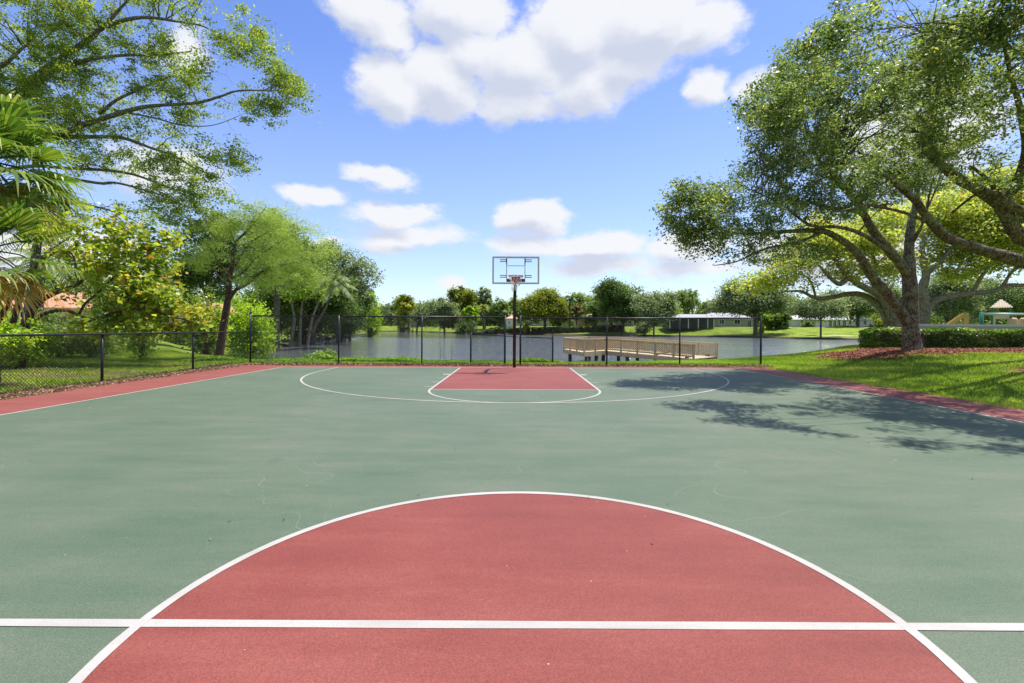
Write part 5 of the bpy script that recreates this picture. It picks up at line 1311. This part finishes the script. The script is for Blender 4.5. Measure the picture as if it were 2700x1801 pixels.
# bushes far shore
bush('dark rounded bush at the left end of the far hedge', 1196, 1262, 838, 870, 186, 'dark', n=90, per=36, size=.5, dY=3)
hedge('long clipped dark hedge across the lake left of the pole', (wx(1250, 185), 185), (wx(1396, 176), 176), 2.1, 1.6, 'dark', .5, 22, zoff=-.1)
hedge('long clipped dark hedge across the lake right of the pole', (wx(1402, 174), 174), (wx(1645, 172), 172), 2.3, 1.6, 'dark', .5, 22, zoff=-.1)
bush('flowering low shrub group beside the light green oak', 1672, 1724, 850, 872, 160, 'grey', n=70, per=30, size=.45, dY=2)
bush('small yellow green bush left of the pole end of the far hedge', 1378, 1400, 846, 864, 172, 'olive', n=30, per=30, size=.4, dY=1.2)
bush('round yellow green bush under the wide oak', 1996, 2016, 850, 866, 148, 'olive', n=30, per=30, size=.4, dY=1.2)
bush('long low pale hedge in front of the long white house', 2186, 2268, 858, 868, 140, 'bright', n=80, per=30, size=.35, dY=1.4, name='low_hedge', tb=.1, cat='hedge')
bush('yellow green bush right of the long white house', 2302, 2346, 838, 864, 130, 'olive', n=60, per=36, size=.4, dY=2)
for u, v0, lab in [(1060, 855, 'thin reedy shrub on the far bank, left one'), (1073, 856, 'thin reedy shrub on the far bank, right one')]:
    bush(lab, u-14, u+14, v0, 874, 262, 'grey', 'reedy shrubs on the far bank', 'reedy_shrub', 24, 24, .6, dY=1.5)
# slim young trees by the far left bank
for u in (1058, 1077, 1088):
    far_tree({1058: 'thin young tree on the far left lawn, leftmost of three', 1077: 'thin young tree on the far left lawn, middle of three', 1088: 'thin young tree on the far left lawn, rightmost of three'}[u], u-12, u+12, 822, 852, 258, u, 'olive', 'young trees on the far left lawn', name='young_tree', n=20, per=20, trunk_r=.16)
# garden chair in front of house 2
for u, lab in [(2284, 'cream patio chair on the lawn in front of the long white house')]:
    Yc = 146; x = wx(u, Yc); z0 = gz(x, Yc); c = thing('patio_chair', lab, 'chair', (x, Yc, z0)); TANC = plain('patio_cushion', (.6, .5, .34), .8)
    MB().box(x-.6, x+.5, Yc-.35, Yc+.35, z0+.35, z0+.5).build('seat', TANC, c); MB().beam((x+.5, Yc, z0+.45), (x+.85, Yc, z0+1.25), .7, .12, (1, 0, 0)).build('backrest', TANC, c)
    for a in (-.5, .45):
        for b_ in (-.3, .3): MB().box(x+a-.04, x+a+.04, Yc+b_-.04, Yc+b_+.04, z0, z0+.35).build('leg', MAT['black'], c)
# path on the right far lawn
pm = MB(); ptsx = [(wx(2110, 135), 135), (wx(2180, 128), 128), (wx(2260, 122), 122), (wx(2350, 117), 117), (wx(2480, 114), 114)]
for i in range(len(ptsx)-1):
    for s_ in range(8):
        p0 = [ptsx[i][k]+(ptsx[i+1][k]-ptsx[i][k])*s_/8 for k in (0, 1)]; p1 = [ptsx[i][k]+(ptsx[i+1][k]-ptsx[i][k])*(s_+1)/8 for k in (0, 1)]
        q_ = [(p0[0], p0[1]-.8), (p1[0], p1[1]-.8), (p1[0], p1[1]+.8), (p0[0], p0[1]+.8)]
        pm.quad(*[(a, b, gz(a, b)+.07) for a, b in q_])
tag(pm.build('path', plain('path_concrete', (.42, .36, .30), .9)), kind='structure')
# rocks on the left bank
rk = [(-38.0, 93, .9), (-37.2, 90.5, .7), (-38.4, 96, .8), (-37.0, 88, .6), (-36.4, 86, .7), (-38.8, 98.5, .9), (-35.8, 84, .5), (-37.6, 92, .6)]
names_ = ['largest brown rock', 'flat rock', 'rounded rock', 'small low rock', 'broken rock', 'rock farthest out', 'smallest rock', 'wedged rock']
for i, (x, y, s_) in enumerate(rk):
    mb = MB(); prof = [(s_*.2, -.4), (s_*.9, -.1), (s_, .15), (s_*.7, .42), (s_*.25, .55)]
    mb.lathe((x, y, WZ+.15), prof, 9); mb.v = [(a+random.uniform(-.12, .12)*s_, b+random.uniform(-.12, .12)*s_, c+random.uniform(-.08, .08)) for a, b, c in mb.v]
    mb.smooth = [False]*len(mb.f)
    tag(mb.build('bank_rock', MAT['stone']), names_[i]+' at the waterline below the left tree clump', 'rock', 'rocks at the waterline below the left clump')

# ------------------------------------------------------------------ ground cover ("stuff")
def tri_blades(name, X, Y_, hgt, wid, mat, tint, lean=.5):
    n = len(X); z = height(X, Y_); a = rng.uniform(0, 2*math.pi, n)
    h = hgt*rng.uniform(.5, 1.35, n)
    V = np.empty((n, 3, 3)); dx = np.cos(a)*wid/2; dy = np.sin(a)*wid/2
    V[:, 0] = np.stack([X-dx, Y_-dy, z-.01], 1); V[:, 1] = np.stack([X+dx, Y_+dy, z-.01], 1)
    V[:, 2] = np.stack([X+rng.normal(size=n)*h*lean, Y_+rng.normal(size=n)*h*lean, z+h], 1)
    return tag(quads_mesh(name, V, mat, None, tint, 3), kind='stuff')
def inbeds(X, Y_, beds, grow=1.0):
    m = np.zeros(len(X), bool)
    for c, r in beds: m |= ((X-c[0])/r[0]/grow)**2+((Y_-c[1])/r[1]/grow)**2 < 1+.25*np.sin(X*3)+.2*np.sin(Y_*5+X)
    return m
def lumps(X, Y_): return .5+.22*np.sin(X*.9+1.3*np.sin(Y_*.7))+.16*np.sin(Y_*1.7+X*.6)+.1*np.sin(X*3.1+Y_*2.3)
# right lawn: density falls with distance
n = 330000
yy = 4.5+(26-4.5)*rng.random(n)**1.25; xx = 9.02+rng.random(n)**1.1*16
keep = (xx < Gx(2740, yy)+.5) & ~(inbeds(xx, yy, BEDS_RED, .97) & (rng.random(n) < .93)) & (sdist(xx, yy) > .6)
xx, yy = xx[keep], yy[keep]
tri_blades('lawn_grass', xx, yy, .055+.0*xx, .022, MAT['grass'], np.clip(lumps(xx, yy)+rng.normal(size=len(xx))*.2, 0, 1)); tag(bpy.data.objects['lawn_grass'], 'bright green mown grass right of the court', 'grass')
n = 9000
yy = 5+12.2*rng.random(n); xx = 9.0-np.abs(rng.normal(size=n))*.07*(.6+.5*np.sin(yy*2.3)+.4*np.sin(yy*7.1)).clip(.1)
tag(tri_blades('edge_grass', xx, yy, .07, .024, MAT['grass'], np.clip(lumps(xx, yy)+rng.normal(size=n)*.2, 0, 1)), 'grass creeping over the right edge of the court slab', 'grass')
# left lawn
n = 260000
yy = 6+(34-6)*rng.random(n)**1.3; xx = -10.35-rng.random(n)**.9*18
keep = (xx > Gx(-40, yy)-.5) & ~(inbeds(xx, yy, BEDS_RED+BEDS_DIRT_SHADE, .95) & (rng.random(n) < .85)) & (sdist(xx, yy) > .5)
xx, yy = xx[keep], yy[keep]
tag(tri_blades('lawn_grass', xx, yy, .06, .024, MAT['grass'], np.clip(lumps(xx, yy)*.8+rng.normal(size=len(xx))*.22-.03, 0, 1)), 'thin patchy grass behind the left fence', 'grass')
# strip of lawn behind the rear fence
n = 90000
xx = rng.uniform(-13, 11, n); yy = 18.2+rng.random(n)*5
tag(tri_blades('lawn_grass', xx, yy, .07, .03, MAT['weed'], np.clip(lumps(xx, yy)+rng.normal(size=n)*.2, 0, 1)), 'grass strip between the tall fence and the lake', 'grass')
# leafy weeds
n = 46000
xx = rng.uniform(-14.5, 4, n); yy = 20.6+np.abs(rng.normal(size=n))*.9
hh = np.clip(.07+.16*np.maximum(0, np.sin(xx*.9+.6)+.6*np.sin(xx*2.3)+.25)*.5+.04*(xx < -5), .04, .35)
hh = np.where(xx > 2.2, hh*.5, hh)
zz = height(xx, yy)+rng.random(n)*hh
tag(quads_mesh('bank_weeds', leaf_quads(np.stack([xx, yy, zz], 1), .10, .45, .4), MAT['weed'], None, np.clip(.35+zz*.8+rng.normal(size=n)*.2, 0, 1)), 'bright leafy weeds along the lake bank behind the tall fence', 'weeds', kind='stuff')
# leaf litter
def litter(name, X, Y_, lab, mat='litter', size=.06, cat='dead leaves', lift=.03, gnd=True):
    z = (height(X, Y_) if gnd else 0*X+.006)+rng.random(len(X))*lift+.004
    z = np.where((np.abs(X+.4) < 9.3) & (Y_ < 17.27), np.maximum(z, .008), z)
    return tag(quads_mesh(name, leaf_quads(np.stack([X, Y_, z], 1), size, .6, 1.2), MAT[mat], None, np.clip(rng.normal(.5, .25, len(X)), 0, 1)), lab, cat, kind='stuff')
n = 16000
xx = -10.1+rng.normal(size=n)*.22+.05*np.sin(rng.random(n)*30); yy = rng.uniform(5.5, 17.6, n)
xx = np.minimum(xx, -9.72+np.abs(rng.normal(size=n))*.05)
litter('leaf_litter', xx, yy, 'dry brown leaves piled along the foot of the left fence')
n = 15000
xx = rng.uniform(-10, 9.4, n); yy = 17.75+rng.normal(size=n)*.2; yy = np.maximum(yy, 17.22)
litter('leaf_litter', xx, yy, 'dark brown leaves piled along the foot of the far fence', lift=.08)
n = 36000
xx = rng.uniform(11.8, 28, n); yy = rng.uniform(16.4, 21.4, n); k_ = inbeds(xx, yy, BEDS_RED, 1.02); litter('mulch', xx[k_], yy[k_], 'red bark mulch around the big oak and along the hedge', 'mulchchips', .075, 'mulch', .04)
n = 2600
xx = rng.uniform(11.5, 26, n); yy = rng.uniform(8, 20, n); litter('leaf_litter', xx, yy, 'scattered dry leaves on the right lawn', size=.05, lift=.05)
n = 2600
xx = rng.uniform(-22, -10.5, n); yy = rng.uniform(8, 20, n); litter('leaf_litter', xx, yy, 'scattered dry leaves on the left lawn', size=.06, lift=.05)
# few bits on the court
n = 170
yy = 2.6+14.4*rng.random(n)**.8; xx = rng.uniform(-1, 1, n)*(1.15*yy+.5); k_ = (xx > -9.5) & (xx < 8.8)
litter('court_debris', xx[k_], yy[k_], 'small dry leaves and specks scattered over the court', size=.02, lift=.002, gnd=False)
# stem weeds in the water margin
for i, u in enumerate((1160, 1190)):
    x = Gx(u, 23.4); z0 = gz(x, 23.4); r = thing('thin_weed', ['thin dry weed standing in front of the water, taller left one', 'thin dry weed standing in front of the water, shorter right one'][i], 'weed', (x, 23.4, z0), 0, 'thin weeds on the bank')
    mb = MB(); mb.tube([(x, 23.4, z0-.05), (x+.05, 23.4, z0+.6), (x-.02, 23.4, z0+1.15-.3*i)], [.012, .008, .004], 4, 0)
    for k in range(9):
        zz = z0+.35+.08*k; a = k*2.4; mb.tube([(x+.02, 23.4, zz), (x+.02+.22*math.cos(a), 23.4+.2*math.sin(a), zz+.14)], [.006, .003], 3, 0)
    mb.build('stem', MAT['bark_brown'], r)
print('OBJECTS', len(bpy.data.objects), 'FACES', sum(len(o.data.polygons) for o in bpy.data.objects if o.type == 'MESH'))
